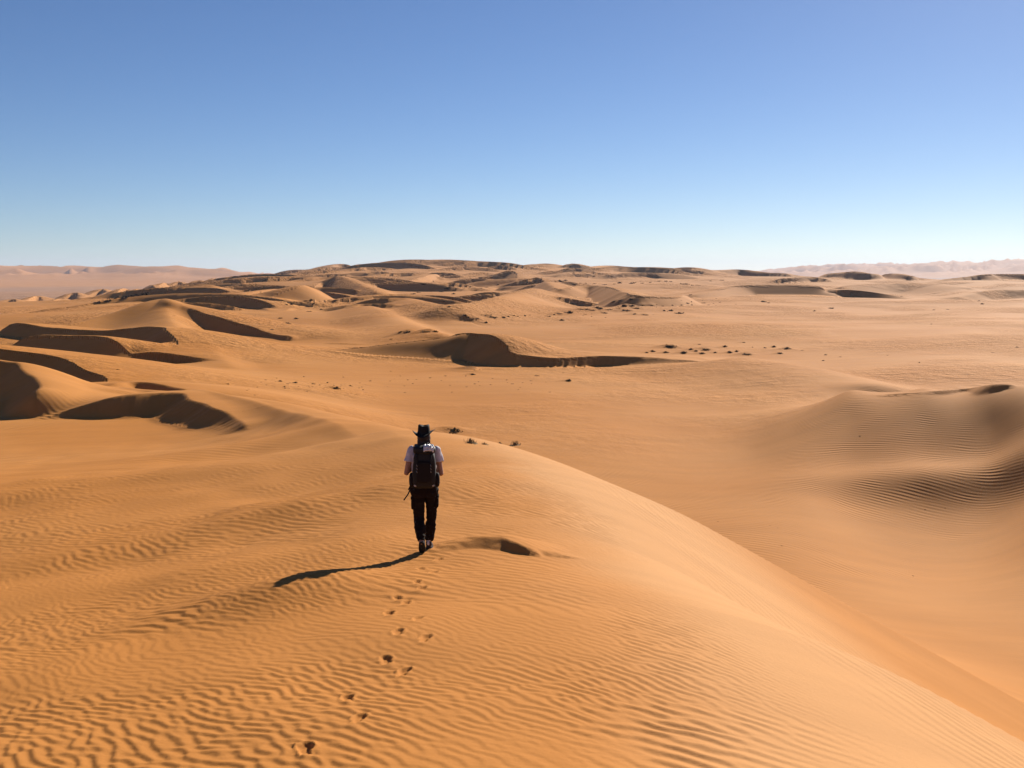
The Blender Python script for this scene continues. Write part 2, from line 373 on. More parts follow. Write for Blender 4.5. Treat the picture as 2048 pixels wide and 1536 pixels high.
def terrain(x, y, mask=False):
    shp = x.shape
    x = x.ravel(); y = y.ravel()
    r = np.sqrt(x * x + y * y)
    z = base_h(x, y)
    # broad undulation of open sand, growing with distance
    und = np.clip(r / 90, .0, 6)
    z = z + und * .10 * vnoise(x / 23 + 5, y / 31, 21) * sstep(40, 90, r) + sstep(250, 700, r) * (1.0 * vnoise(x / 70, y / 90, 22) + .5 * vnoise(x / 27, y / 33, 23)) * sstep(6000, 2500, r)
    z = z + sstep(110, 220, r) * sstep(1500, 700, r) * (1.5 * vnoise(x / 105 + 2, y / 52, 24) + .6 * vnoise(x / 42, y / 23, 25))
    # distant ranges
    th = np.arctan2(x, y)
    px = np.tan(np.clip(th, -1.2, 1.2)) * F_PX + 1024
    fm = sstep(2600, 4200, r)
    if fm.any():
        lt = np.interp(px, [-600, -200, 0, 200, 300, 400, 480, 600, 900], [38, 38, 36, 37, 40, 36, 30, 10, 0])
        lz = (lt + 1) * sstep(3300, 6300, r) * (1 - .3 * sstep(7000, 11000, r))
        rt = np.interp(px, [1350, 1500, 1600, 1700, 1900, 2050, 2400], [0, 35, 75, 95, 108, 122, 130])
        rz = .82 * rt * sstep(6200, 9800, r)
        ww = x * .6 - y * .8; wv = x * .8 + y * .6
        rg = ridge_noise(ww / 460 + .4 * vnoise(x / 900, y / 900, 33), wv / 1300, 31) ** 2
        rg2 = ridge_noise(ww / 130 + .5 * vnoise(x / 300, y / 300, 36), wv / 480, 32) ** 2
        z = z + lz * (1 + .05 * vnoise(x / 400, y / 700, 34)) + rz * (1 + .05 * vnoise(x / 500, y / 900, 35)) + fm * np.clip(lz / 24 + rz / 40, 0.06, 1.6) * (26 * (rg - .5) + 26 * (rg2 - .5))
    p = P(1885, 972, 72.0)
    z = z + .75 * np.exp(-((x - p[0]) / 7.5) ** 2 - ((y - p[1]) / 2.9) ** 2)
    wind_mask = np.ones(x.shape)
    # hiker's dune
    m = (r < 220)
    if m.any():
        xn, yn = x[m], y[m]
        zn = near_dune(xn, yn)
        z[m] = smax(z[m], zn, 2.6)
        s = xn - pchip(yn, RY, RX)
        wind_mask[m] *= 1
    for D in DUNES:
        c = D['c']; R = D['R']
        sel = (x > c[:, 0].min() - R) & (x < c[:, 0].max() + R) & (y > c[:, 1].min() - R) & (y < c[:, 1].max() + R)
        idx = np.nonzero(sel)[0]
        if len(idx) == 0: continue
        zd, lee, s = dune_h(D, x[idx], y[idx])
        if D['clip']: zd = zd - .8 * np.maximum(x[idx] - pchip(y[idx], RY, RX) + .5, 0)
        k = np.where(lee, np.minimum(D['kl'] + s * .0, D['kl']), D['kl'] + (D['kw'] - D['kl']) * sstep(0, 2.0 * D['h'], s))
        zo = z[idx]
        zn = smax(zo, zd, k)
        if D['lee'] > .4:
            wind_mask[idx] = np.where(lee & (zd > zo), 0.0, np.where(zd > zo, 1.0, wind_mask[idx]))
        z[idx] = zn
    for (hx, hy, hw, hh) in HUMMOCKS:
        sel = (np.abs(x - hx) < 5 * hw) & (np.abs(y - hy) < 5 * hw)
        if sel.any():
            dx = x[sel] - hx; dy = y[sel] - hy
            # tail stretches down-wind (towards the viewer's left)
            a = dx * .83 + dy * .56; b = -dx * .56 + dy * .83
            a = np.where(a < 0, a * .45, a)
            z[sel] += hh * np.exp(-(a * a + b * b) / (hw * hw))
    if mask: return z.reshape(shp), wind_mask.reshape(shp)
    return z.reshape(shp)
HUMMOCKS = []
def ground_many(pix, d0=6.0, d1=3000.0, n=700):
    """first places where the sight lines of photo pixels meet the sand"""
    V = np.array([ray(a, b) for a, b in pix]); m = len(V)
    lo = np.full(m, d0); hi = np.full(m, d1); ok = np.ones(m, bool)
    for rnd in range(3):
        t = np.linspace(0, 1, n if rnd == 0 else 24)[None]
        d = np.exp(np.log(lo)[:, None] * (1 - t) + np.log(hi)[:, None] * t)
        g = terrain(V[:, :1] * d, d) - V[:, 2:3] * d
        i = np.argmax(g > 0, axis=1); ar = np.arange(m)
        if rnd == 0: ok = g[ar, i] > 0
        i = np.maximum(i, 1)
        lo = d[ar, i - 1]; hi = d[ar, i]
    dd = .5 * (lo + hi)
    q = V * dd[:, None]
    q[:, 2] = terrain(q[:, 0].copy(), q[:, 1].copy())
    return q, ok
def ground_at(px, py, d0=4.0, d1=3000.0, *_):
    return ground_many([(px, py)], d0, d1)[0][0]

# ------------------------------------------------------------------ wind ripples of the foreground (real relief)
def ripple_tile(n0, n1, step, lam, ang, bw, bwt, seed):
    g = np.random.default_rng(seed)
    fx = np.fft.fftfreq(n0, step)[:, None]; fy = np.fft.fftfreq(n1, step)[None]
    c, s = math.cos(ang), math.sin(ang)
    a = fx * c + fy * s; b = -fx * s + fy * c
    k0 = 1 / lam
    H = np.exp(-((a - k0) / (bw * k0)) ** 2 - (b / (bwt * k0)) ** 2)
    w = np.fft.fft2(g.standard_normal((n0, n1)))
    A = np.fft.ifft2(w * H)
    return np.angle(A), np.abs(A) / np.abs(A).mean()
def ripple_profile(ph):
    t = (ph / (2 * math.pi)) % 1.0          # t rises along +wavevector (towards the sun)
    f = .27                                 # short lee side first, then the long windward side
    up = t / f; dn = (1 - t) / (1 - f)
    y = np.minimum(up, dn)
    return y * y * (3 - 2 * y) * .45 + y * .55 - .5
RSTEP = .016; RN0, RN1 = 1900, 2500; RX0, RY0 = -15.0, 2.0
_ph1, _am1 = ripple_tile(RN0, RN1, RSTEP, .110, math.radians(40), .32, .45, 5)
_ph3, _am3 = ripple_tile(RN0, RN1, RSTEP, .185, math.radians(47), .30, .46, 8)
_rp3 = ripple_profile(_ph3) * np.clip(_am3 * 1.2, 0, 1)
_ph2, _am2 = ripple_tile(RN0, RN1, RSTEP, .21, math.radians(12), .10, .10, 6)
_rp1 = ripple_profile(_ph1) * np.clip(_am1 * 1.2, 0, 1)
_rp2 = ripple_profile(_ph2) * np.clip(_am2 * 1.2, 0, 1)
def ripples(x, y):
    m = (x > RX0 + .3) & (x < RX0 + RN0 * RSTEP - .3) & (y > RY0 + .3) & (y < RY0 + RN1 * RSTEP - .5)
    out = np.zeros(x.shape)
    xm, ym = x[m], y[m]
    wx = xm + .10 * vnoise(xm * 1.1, ym * .8, 41) + .02 * vnoise(xm * 5, ym * 5, 43)
    wy = ym + .14 * vnoise(xm * .8 + 9, ym * .9, 42) + .02 * vnoise(xm * 5 + 3, ym * 5, 44)
    fx, fy = (wx - RX0) / RSTEP, (wy - RY0) / RSTEP
    s = xm - pchip(ym, RY, RX)
    shoulder = sstep(1.95, .7, s - .05 * ym + .35 * vnoise(xm * .7, ym * .5, 45)) 
    flank = sstep(2.6, 4.2, s)
    patch = .42 + .58 * sstep(-.5, .3, vnoise(xm * .55 + 2, ym * .4, 46) + .3 * vnoise(xm * 1.7, ym * 1.3, 47))
    fade = sstep(40, 30, ym)
    big = sstep(-.15, .35, .8 * vnoise(xm * .42 + 4, ym * .33, 48) + .25 * vnoise(xm * 1.3, ym, 49) + .35 * sstep(-1.5, 1.5, xm) * sstep(13, 9, ym) - .12 * sstep(10, 16, ym) + 1.2 * sstep(17, 21, ym))
    out[m] = ((.0150 * bilin(_rp1, fx, fy) * (1 - big) + .0215 * bilin(_rp3, fx, fy) * big) * (.08 + .92 * shoulder) * patch * (1 - flank) + .017 * bilin(_rp2, fx, fy) * flank) * fade
    return out
# ------------------------------------------------------------------ footprints
STEPS = [(610,1499,0),(716,1437,1),(695,1397,0),(806,1345,1),(772,1321,0),(850,1277,1),(796,1264,0),(833,1238,1),(778,1227,0),(812,1206,1),(795,1197,0),(843,1177,1),(834,1164,0),(866,1145,1),(842,1138,0),(876,1119,1),(640,1575,1),(520,1640,0),(560,1720,1)]
def footprints(x, y):
    dz = np.zeros(x.shape); flat = np.ones(x.shape)
    for i, (px, py, sd) in enumerate(STEPS):
        q = FOOT[i]
        sel = (np.abs(x - q[0]) < .5) & (np.abs(y - q[1]) < .5)
        if not sel.any(): continue
        rf_ = random.Random(i * 3 + 1); a = math.radians((8 if sd else -4) + rf_.uniform(-7, 7)); fs = rf_.uniform(.78, .95); dp = rf_.uniform(.6, 1.0)
        dx = (x[sel] - q[0]) / fs; dy = (y[sel] - q[1]) / fs
        nz = .012 * vnoise(dx * 22 + i * 5, dy * 22, 62) + .008 * vnoise(dx * 55 + i, dy * 55, 63); dx = dx + nz; dy = dy + .012 * vnoise(dx * 20, dy * 20 + i * 9, 64)
        u = dx * math.cos(a) - dy * math.sin(a); v = dx * math.sin(a) + dy * math.cos(a)
        def sup(cx, cy, rx, ry): return ((np.abs(u - cx) / rx) ** 2.5 + (np.abs(v - cy) / ry) ** 2.5)
        d1 = sup(0, .055, .050, .10); d2 = sup(.005, -.09, .038, .055)
        hole = .028 * sstep(1.4, .4, d1) + .020 * sstep(1.4, .4, d2)
        rim = .010 * np.exp(-((np.sqrt(np.minimum(d1, d2 * 1.3)) - 1.45) / .30) ** 2) * (1 + .5 * vnoise(u * 25, v * 25 + i * 7, 61))
        drag = .008 * np.exp(-(u / .03) ** 2) * sstep(.13, .18, v) * sstep(.34, .2, v)
        slump = .012 * np.exp(-((u - .02) / .06) ** 2 - ((v + .19) / .05) ** 2)
        dz[sel] += (rim + slump - np.minimum(hole, .044) - drag) * dp
        flat[sel] *= 1 - sstep(2.6, 1.0, np.minimum(d1, d2))
    return dz, flat

# ------------------------------------------------------------------ build the one sheet of sand
def node(nt, t, **k):
    n = nt.nodes.new(t)
    for a, b in k.items(): setattr(n, a, b)
    return n
def sand_material():
    m = bpy.data.materials.new('sand'); m.use_nodes = True
    nt = m.node_tree; nt.nodes.clear(); L = nt.links.new
    out = node(nt, 'ShaderNodeOutputMaterial'); bs = node(nt, 'ShaderNodeBsdfPrincipled')
    L(bs.outputs[0], out.inputs[0])
    bs.inputs['Roughness'].default_value = .85
    bs.inputs['Specular IOR Level'].default_value = .04
    geo = node(nt, 'ShaderNodeNewGeometry')
    far_c = node(nt, 'ShaderNodeAttribute', attribute_name='distance_tone')
    n1 = node(nt, 'ShaderNodeTexNoise'); n1.inputs['Scale'].default_value = .05; n1.inputs['Detail'].default_value = 4
    n2 = node(nt, 'ShaderNodeTexNoise'); n2.inputs['Scale'].default_value = .35; n2.inputs['Detail'].default_value = 7; n2.inputs['Roughness'].default_value = .65
    mp = node(nt, 'ShaderNodeMapping'); mp.inputs['Rotation'].default_value = (0, 0, math.radians(-35)); mp.inputs['Scale'].default_value = (.35, 1.6, 1)
    L(geo.outputs['Position'], mp.inputs['Vector'])
    n3 = node(nt, 'ShaderNodeTexNoise'); n3.inputs['Scale'].default_value = 260; n3.inputs['Detail'].default_value = 2
    for n in (n1, n3): L(geo.outputs['Position'], n.inputs['Vector'])
    L(mp.outputs[0], n2.inputs['Vector'])
    cr = node(nt, 'ShaderNodeMix', data_type='RGBA')
    cr.inputs[6].default_value = SAND_A; cr.inputs[7].default_value = SAND_B
    mr = node(nt, 'ShaderNodeMapRange'); mr.inputs[1].default_value = .35; mr.inputs[2].default_value = .68
    L(n1.outputs[0], mr.inputs[0]); L(mr.outputs[0], cr.inputs[0])
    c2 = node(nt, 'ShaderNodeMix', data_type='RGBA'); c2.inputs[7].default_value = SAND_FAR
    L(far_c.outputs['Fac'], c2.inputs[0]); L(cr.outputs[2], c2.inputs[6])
    fa = node(nt, 'ShaderNodeAttribute', attribute_name='shoulder_highlight'); c4 = node(nt, 'ShaderNodeMix', data_type='RGBA'); c4.inputs[7].default_value = (.52, .268, .108, 1)   # highlight of the sunlit near shoulder, painted in as a paler sand colour
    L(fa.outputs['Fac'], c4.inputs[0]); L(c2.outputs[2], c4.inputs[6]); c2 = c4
    gv = node(nt, 'ShaderNodeAttribute', attribute_name='gravel'); c3 = node(nt, 'ShaderNodeMix', data_type='RGBA'); c3.inputs[7].default_value = (.26, .19, .16, 1)
    L(gv.outputs['Fac'], c3.inputs[0]); L(c2.outputs[2], c3.inputs[6]); c2 = c3
    # grain speckle
    mu = node(nt, 'ShaderNodeMapRange'); mu.inputs[1].default_value = .3; mu.inputs[2].default_value = .7; mu.inputs[3].default_value = .84; mu.inputs[4].default_value = 1.12
    ad = node(nt, 'ShaderNodeMath', operation='ADD'); ad2 = node(nt, 'ShaderNodeMath', operation='MULTIPLY'); ad2.inputs[1].default_value = .5
    L(n2.outputs[0], ad.inputs[0]); L(n3.outputs[0], ad.inputs[1]); L(ad.outputs[0], ad2.inputs[0]); L(ad2.outputs[0], mu.inputs[0])
    sc = node(nt, 'ShaderNodeVectorMath', operation='SCALE')
    L(c2.outputs[2], sc.inputs[0]); L(mu.outputs[0], sc.inputs['Scale'])
    L(sc.outputs[0], bs.inputs['Base Color'])
    # ripples of the middle distance: gabor bands with breaks, only where the wind works the sand
    rip = node(nt, 'ShaderNodeAttribute', attribute_name='ripple')
    wrp = node(nt, 'ShaderNodeTexNoise'); wrp.inputs['Scale'].default_value = .06; wrp.inputs['Detail'].default_value = 2
    L(geo.outputs['Position'], wrp.inputs['Vector'])
    wsub = node(nt, 'ShaderNodeVectorMath', operation='MULTIPLY_ADD'); wsub.inputs[1].default_value = (4, 4, 0); 
    L(wrp.outputs['Color'], wsub.inputs[0]); L(geo.outputs['Position'], wsub.inputs[2])
    gb = node(nt, 'ShaderNodeTexGabor'); gb.gabor_type = '2D'
    gb.inputs['Scale'].default_value = .55; gb.inputs['Frequency'].default_value = 4.6; gb.inputs['Anisotropy'].default_value = 1.0
    gb.inputs['Orientation'].default_value = math.radians(58)
    L(wsub.outputs[0], gb.inputs['Vector'])
    hm = node(nt, 'ShaderNodeMath', operation='MULTIPLY'); L(gb.outputs['Value'], hm.inputs[0]); L(rip.outputs['Fac'], hm.inputs[1])
    hs = node(nt, 'ShaderNodeMath', operation='MULTIPLY'); hs.inputs[1].default_value = .036; L(hm.outputs[0], hs.inputs[0])
    gr = node(nt, 'ShaderNodeMath', operation='MULTIPLY'); gr.inputs[1].default_value = .0016; L(n3.outputs[0], gr.inputs[0])
    n4 = node(nt, 'ShaderNodeTexNoise'); n4.inputs['Scale'].default_value = 26; n4.inputs['Detail'].default_value = 4; L(geo.outputs['Position'], n4.inputs['Vector'])
    g4 = node(nt, 'ShaderNodeMath', operation='MULTIPLY_ADD'); g4.inputs[1].default_value = .004; L(n4.outputs[0], g4.inputs[0]); L(gr.outputs[0], g4.inputs[2])
    # lumpy, scrub-held sand in patches, and wind streaks
    pm = node(nt, 'ShaderNodeTexNoise'); pm.inputs['Scale'].default_value = .022; pm.inputs['Detail'].default_value = 3; L(geo.outputs['Position'], pm.inputs['Vector'])
    pr = node(nt, 'ShaderNodeMapRange'); pr.inputs[1].default_value = .44; pr.inputs[2].default_value = .60; L(pm.outputs[0], pr.inputs[0])
    lump = node(nt, 'ShaderNodeAttribute', attribute_name='lumps')
    n5 = node(nt, 'ShaderNodeTexNoise'); n5.inputs['Scale'].default_value = .55; n5.inputs['Detail'].default_value = 6; n5.inputs['Roughness'].default_value = .62; L(geo.outputs['Position'], n5.inputs['Vector'])
    m5 = node(nt, 'ShaderNodeMath', operation='MULTIPLY'); L(n5.outputs[0], m5.inputs[0]); L(pr.outputs[0], m5.inputs[1])
    m6 = node(nt, 'ShaderNodeMath', operation='MULTIPLY'); L(m5.outputs[0], m6.inputs[0]); L(lump.outputs['Fac'], m6.inputs[1])
    m7 = node(nt, 'ShaderNodeMath', operation='ADD'); L(m6.outputs[0], m7.inputs[0]); L(g4.outputs[0], m7.inputs[1]); g4 = m7
    s1 = node(nt, 'ShaderNodeMath', operation='ADD'); L(hs.outputs[0], s1.inputs[0]); L(g4.outputs[0], s1.inputs[1])
    bm = node(nt, 'ShaderNodeBump'); bm.inputs['Strength'].default_value = 1.0; bm.inputs['Distance'].default_value = 1.0
    L(s1.outputs[0], bm.inputs['Height']); L(bm.outputs[0], bs.inputs['Normal'])
    return m
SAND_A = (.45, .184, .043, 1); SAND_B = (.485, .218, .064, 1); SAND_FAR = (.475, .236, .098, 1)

FOOT = ground_many([(a, b) for a, b, c in STEPS], 4, 40)[0]

def build_sand():
    fine = np.linspace(-28.5, 28.5, 625)
    st = fine[1] - fine[0]; side = []; a = 28.5
    while a < 176:
        st = min(st * 1.16, 7.0); a += st; side.append(a)
    side = np.array(side); side = 28.5 + (side - 28.5) * (180 - 28.5 - 2) / (side[-1] - 28.5)
    th = np.radians(np.concatenate([-side[::-1], fine, side]))
    rows = [.6]
    while rows[-1] < 16000:
        r = rows[-1]
        k = np.interp(math.log(r), np.log([.6, 4.5, 6, 12, 22, 40, 250, 500, 1900, 2600, 16000]), [.08, .02, .0029, .0026, .0030, .0030, .0030, .0032, .0034, .010, .013])
        rows.append(r * (1 + k))
    rr = np.array(rows)
    T, Rr = np.meshgrid(th, rr, indexing='ij')
    nt_, nr = T.shape
    lr = np.log(rr)
    for D in DUNES:
        if D['lee'] < .4: continue
        c = D['c']; ta = np.arctan2(c[:, 0], c[:, 1]); ra = np.hypot(c[:, 0], c[:, 1])
        for i in range(len(c) - 1):
            t0, t1 = ta[i], ta[i + 1]
            if abs(t1 - t0) < 1e-5 or abs(math.log(ra[i + 1] / ra[i])) > 2.0 * abs(t1 - t0) * 3: continue
            cs = np.nonzero((th >= min(t0, t1)) & (th < max(t0, t1)))[0]
            if len(cs) == 0: continue
            # crossing of the bearing with the straight crest segment
            sx, sy = np.sin(th[cs]), np.cos(th[cs]); ex, ey = c[i + 1, 0] - c[i, 0], c[i + 1, 1] - c[i, 1]
            den = sx * ey - sy * ex
            rc = (c[i, 0] * ey - c[i, 1] * ex) / np.where(np.abs(den) < 1e-9, 1e-9, den)
            ok = (rc > 1) & (rc < 15000); cs = cs[ok]; rc = rc[ok]
            k = np.clip(np.searchsorted(rr, rc), 1, nr - 2)
            Rr[cs, k - 1] = rc * (1 - 1e-5); Rr[cs, k] = rc
    Rr = np.maximum.accumulate(Rr + np.arange(nr)[None] * 1e-5, axis=1)
    X = Rr * np.sin(T); Y = Rr * np.cos(T)
    Z, wm = terrain(X, Y, True)
    rp = ripples(X, Y)
    dz, flat = footprints(X.ravel(), Y.ravel())
    dz = dz.reshape(X.shape); flat = flat.reshape(X.shape)
    Z = Z + rp * wm * flat + dz
    # ripple strength for the middle distance
    slope_y = np.gradient(Z, axis=1) / np.gradient(Rr, axis=1)
    rip = wm * sstep(26, 40, Rr) * sstep(420, 180, Rr) * (.3 + .7 * sstep(-.25, .45, vnoise(X / 17 + 1.5, Y / 26, 71) + .35 * vnoise(X / 6, Y / 8, 72)))
    s = X - pchip(Y, RY, RX)
    rip = rip * np.where(Y < 60, sstep(9, 16, s) + sstep(-2, -6, s) * .6, 1)
    pxx = np.tan(np.clip(T, -1.2, 1.2)) * F_PX + 1024
    grav = np.where(pxx < 700, .55 * sstep(900, 1300, Rr) * sstep(3600, 2900, Rr), sstep(1600, 2400, Rr) * sstep(7000, 6000, Rr)) * (.75 + .25 * vnoise(X / 300, Y / 300, 81))
    highlight = sstep(.2, 2.2, s + .4 * vnoise(X * .7, Y * .5, 45)) * sstep(45, 25, Rr) * sstep(9, 4.5, s)  # where the shoulder's painted highlight goes: right of the ridge, fading with distance
    lumps = wm * sstep(70, 110, Rr) * np.interp(Rr, [70, 200, 600, 1500], [.5, .9, 2.0, 2.6]) * sstep(3000, 1500, Rr)
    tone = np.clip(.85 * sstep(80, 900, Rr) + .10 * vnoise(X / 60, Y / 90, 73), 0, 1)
    nv = nt_ * nr
    co = np.stack([X, Y, Z], -1).reshape(-1, 3)
    ii = np.arange(nt_)[:, None] * nr + np.arange(nr)[None]
    jj = np.roll(ii, -1, axis=0)
    q = np.stack([ii[:, :-1], ii[:, 1:], jj[:, 1:], jj[:, :-1]], -1).reshape(-1, 4)
    me = bpy.data.meshes.new('desert_ground')
    cap = ii[:, 0]                                        # closes the sheet under the camera
    nq = len(q); nl = nq * 4 + nt_
    me.vertices.add(nv); me.vertices.foreach_set('co', co.ravel().astype(np.float32))
    me.loops.add(nl); me.loops.foreach_set('vertex_index', np.concatenate([q.ravel(), cap]).astype(np.int32))
    me.polygons.add(nq + 1)
    me.polygons.foreach_set('loop_start', np.concatenate([np.arange(nq) * 4, [nq * 4]]).astype(np.int32))
    me.polygons.foreach_set('use_smooth', np.ones(nq + 1, dtype=bool))
    me.update(calc_edges=True)
    for nm, v in (('ripple', rip), ('distance_tone', tone), ('gravel', grav), ('lumps', lumps), ('shoulder_highlight', highlight)):
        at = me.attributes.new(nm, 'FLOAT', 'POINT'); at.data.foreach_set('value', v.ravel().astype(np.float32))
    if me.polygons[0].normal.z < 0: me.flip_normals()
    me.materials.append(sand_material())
    o = bpy.data.objects.new('desert_ground', me); col.objects.link(o)
    o['kind'] = 'structure'; o['label'] = 'rippled orange sand of the dunes and valley floor'
    print('sand tris', nq * 2)
    return o

# ------------------------------------------------------------------ materials for the small things
def simple_mat(name, colr, rough=.7, spec=.3, noise=None, bump=0.0, scale=60, metal=0.0, sss=0.0):
    m = bpy.data.materials.new(name); m.use_nodes = True
    nt = m.node_tree; bs = nt.nodes['Principled BSDF']; L = nt.links.new
    bs.inputs['Roughness'].default_value = rough; bs.inputs['Specular IOR Level'].default_value = spec
    bs.inputs['Metallic'].default_value = metal
    tc = node(nt, 'ShaderNodeTexCoord')
    n = node(nt, 'ShaderNodeTexNoise'); n.inputs['Scale'].default_value = scale; n.inputs['Detail'].default_value = 4
    L(tc.outputs['Object'], n.inputs['Vector'])
    mx = node(nt, 'ShaderNodeMix', data_type='RGBA')
    mx.inputs[6].default_value = (*[v * .7 for v in colr], 1); mx.inputs[7].default_value = (*(noise or [min(1, v * 1.3) for v in colr]), 1)
    L(n.outputs[0], mx.inputs[0]); L(mx.outputs[2], bs.inputs['Base Color'])
    if bump:
        b = node(nt, 'ShaderNodeBump'); b.inputs['Strength'].default_value = .6; b.inputs['Distance'].default_value = bump
        L(n.outputs[0], b.inputs['Height']); L(b.outputs[0], bs.inputs['Normal'])
    return m
M = dict(
    skin=simple_mat('skin', (.36, .19, .12), .55, .35, scale=25),
    hair=simple_mat('hair', (.035, .017, .009), .55, .3, scale=180),
    shirt=simple_mat('shirt_cotton', (.60, .56, .62), .85, .15, noise=(.66, .63, .68), bump=.006, scale=22),
    trouser=simple_mat('trouser_cloth', (.014, .009, .008), .9, .08, bump=.012, scale=20),
    pack=simple_mat('pack_nylon', (.012, .012, .013), .65, .25, bump=.006, scale=35),
    pack2=simple_mat('pack_panel', (.014, .011, .011), .8, .12, bump=.004, scale=60),
    web=simple_mat('webbing', (.016, .015, .015), .75, .2, scale=300),
    clip=simple_mat('grey_plastic', (.35, .35, .36), .4, .5, scale=80),
    film=simple_mat('silver_film', (.55, .55, .56), .25, .7, noise=(.85, .85, .86), bump=.02, scale=28),
    hat=simple_mat('hat_leather', (.016, .011, .009), .75, .18, bump=.003, scale=90),
    shoe=simple_mat('shoe_fabric', (.035, .022, .022), .7, .25, scale=120),
    sole=simple_mat('shoe_rubber', (.018, .017, .017), .8, .2, scale=120),
    trim=simple_mat('pale_trim', (.72, .66, .66), .6, .3, scale=90),
    eye=simple_mat('eye_white', (.75, .73, .7), .2, .5, scale=40),
    lip=simple_mat('lip_skin', (.30, .10, .08), .5, .3, scale=40),
    scrub=simple_mat('scrub_leaf', (.030, .027, .014), .85, .1, noise=(.085, .072, .036), scale=9),
    straw=simple_mat('dry_stem', (.15, .095, .04), .85, .1, noise=(.25, .17, .08), scale=9),
)
# ------------------------------------------------------------------ mesh helpers
def new_obj(name, bm, mat, parent=None, smooth=True):
    me = bpy.data.meshes.new(name); bm.to_mesh(me); bm.free()
    if smooth: me.polygons.foreach_set('use_smooth', [True] * len(me.polygons))
    me.materials.append(mat)
    o = bpy.data.objects.new(name, me); col.objects.link(o)
    if parent is not None: o.parent = parent
    return o
def tube(bm, pts, rad, n=10, flat=None, cap=True):
    """swept tube; rad: number or (ra, rb) per point; cross-section axes kept near X and the path normal"""
    pts = [Vector(p) for p in pts]; rings = []
    for i, p in enumerate(pts):
        t = (pts[min(i + 1, len(pts) - 1)] - pts[max(i - 1, 0)]).normalized()
        ref = Vector((1, 0, 0)) if abs(t.x) < .9 else Vector((0, 1, 0))
        b = t.cross(ref).normalized(); a = b.cross(t).normalized()
        r = rad[i] if isinstance(rad, (list, tuple)) else rad
        ra, rb = r if isinstance(r, (list, tuple)) else (r, r)
        rings.append([bm.verts.new(p + a * ra * math.cos(2 * math.pi * k / n) + b * rb * math.sin(2 * math.pi * k / n)) for k in range(n)])
    for r0, r1 in zip(rings, rings[1:]):
        for k in range(n): bm.faces.new((r0[k], r0[(k + 1) % n], r1[(k + 1) % n], r1[k]))
    if cap:
        bm.faces.new(rings[0][::-1]); bm.faces.new(rings[-1])
def ball(bm, c, r, seg=14, rot=None):
    mt = Matrix.Translation(Vector(c))
    if rot is not None: mt = mt @ rot
    mt = mt @ Matrix.Diagonal((*(r if isinstance(r, (list, tuple)) else (r, r, r)), 1))
    bmesh.ops.create_uvsphere(bm, u_segments=seg, v_segments=max(6, seg // 2 + 1), radius=1, matrix=mt)
def limb(bm, pts, rad, n=12):
    tube(bm, pts, rad, n)
    for p, r in zip(pts, rad):
        rr = r if isinstance(r, (int, float)) else min(r)
        ball(bm, p, rr, 10)
def bag(bm, c, size, p=4.0, n=20, fn=None):
    """superellipsoid block, optionally reshaped by fn(unit coords)->coords"""
    b2 = bmesh.new(); bmesh.ops.create_uvsphere(b2, u_segments=n * 2, v_segments=n, radius=1)
    vs_ = {}
    for v in b2.verts:
        q = v.co.normalized()
        m = (abs(q.x) ** p + abs(q.y) ** p + abs(q.z) ** p) ** (1 / p)
        q = q / m
        if fn: q = Vector(fn(q))
        vs_[v] = bm.verts.new(Vector(c) + Vector((q.x * size[0], q.y * size[1], q.z * size[2])))
    for f in b2.faces: bm.faces.new([vs_[v] for v in f.verts])
    b2.free()
def remeshed(name, bm, mat, parent, voxel=.006, smooth=3):
    bm.normal_update(); bmesh.ops.recalc_face_normals(bm, faces=bm.faces)
    o = new_obj(name + '_tmp', bm, mat)
    r = o.modifiers.new('r', 'REMESH'); r.mode = 'VOXEL'; r.voxel_size = voxel
    if smooth:
        q = o.modifiers.new('s', 'SMOOTH'); q.iterations = smooth; q.factor = .5
    dg = bpy.context.evaluated_depsgraph_get()
    me = bpy.data.meshes.new_from_object(o.evaluated_get(dg))
    bpy.data.objects.remove(o)
    me.name = name; me.polygons.foreach_set('use_smooth', [True] * len(me.polygons))
    if not me.materials: me.materials.append(mat)
    o = bpy.data.objects.new(name, me); col.objects.link(o)
    if parent is not None: o.parent = parent
    return o
def tag(o, label, cat, group=None):
    o['label'] = label; o['category'] = cat
    if group: o['group'] = group
    return o
def empty(name, loc, rz=0.0):
    o = bpy.data.objects.new(name, None); o.empty_display_size = .1
    o.location = loc; o.rotation_euler = (0, 0, rz); col.objects.link(o)
    return o

def crease(o, amp, fx, fz, seed):
    """cloth folds: push the surface in and out along its normals"""
    me = o.data; n = len(me.vertices)
    co = np.empty(n * 3, np.float32); no = np.empty(n * 3, np.float32)
    me.vertices.foreach_get('co', co); me.vertices.foreach_get('normal', no)
    co = co.reshape(-1, 3).astype(float); no = no.reshape(-1, 3)
    u = co[:, 0] * fx + co[:, 1] * fx * .6; w = co[:, 2] * fz + co[:, 0] * fx * .35
    d = amp * (1 - np.abs(vnoise(u + seed, w, seed)) * 2) + .5 * amp * vnoise(u * 2.3, w * 2.1 + seed, seed + 1)
    me.vertices.foreach_set('co', (co + no * d[:, None]).astype(np.float32).ravel()); me.update()
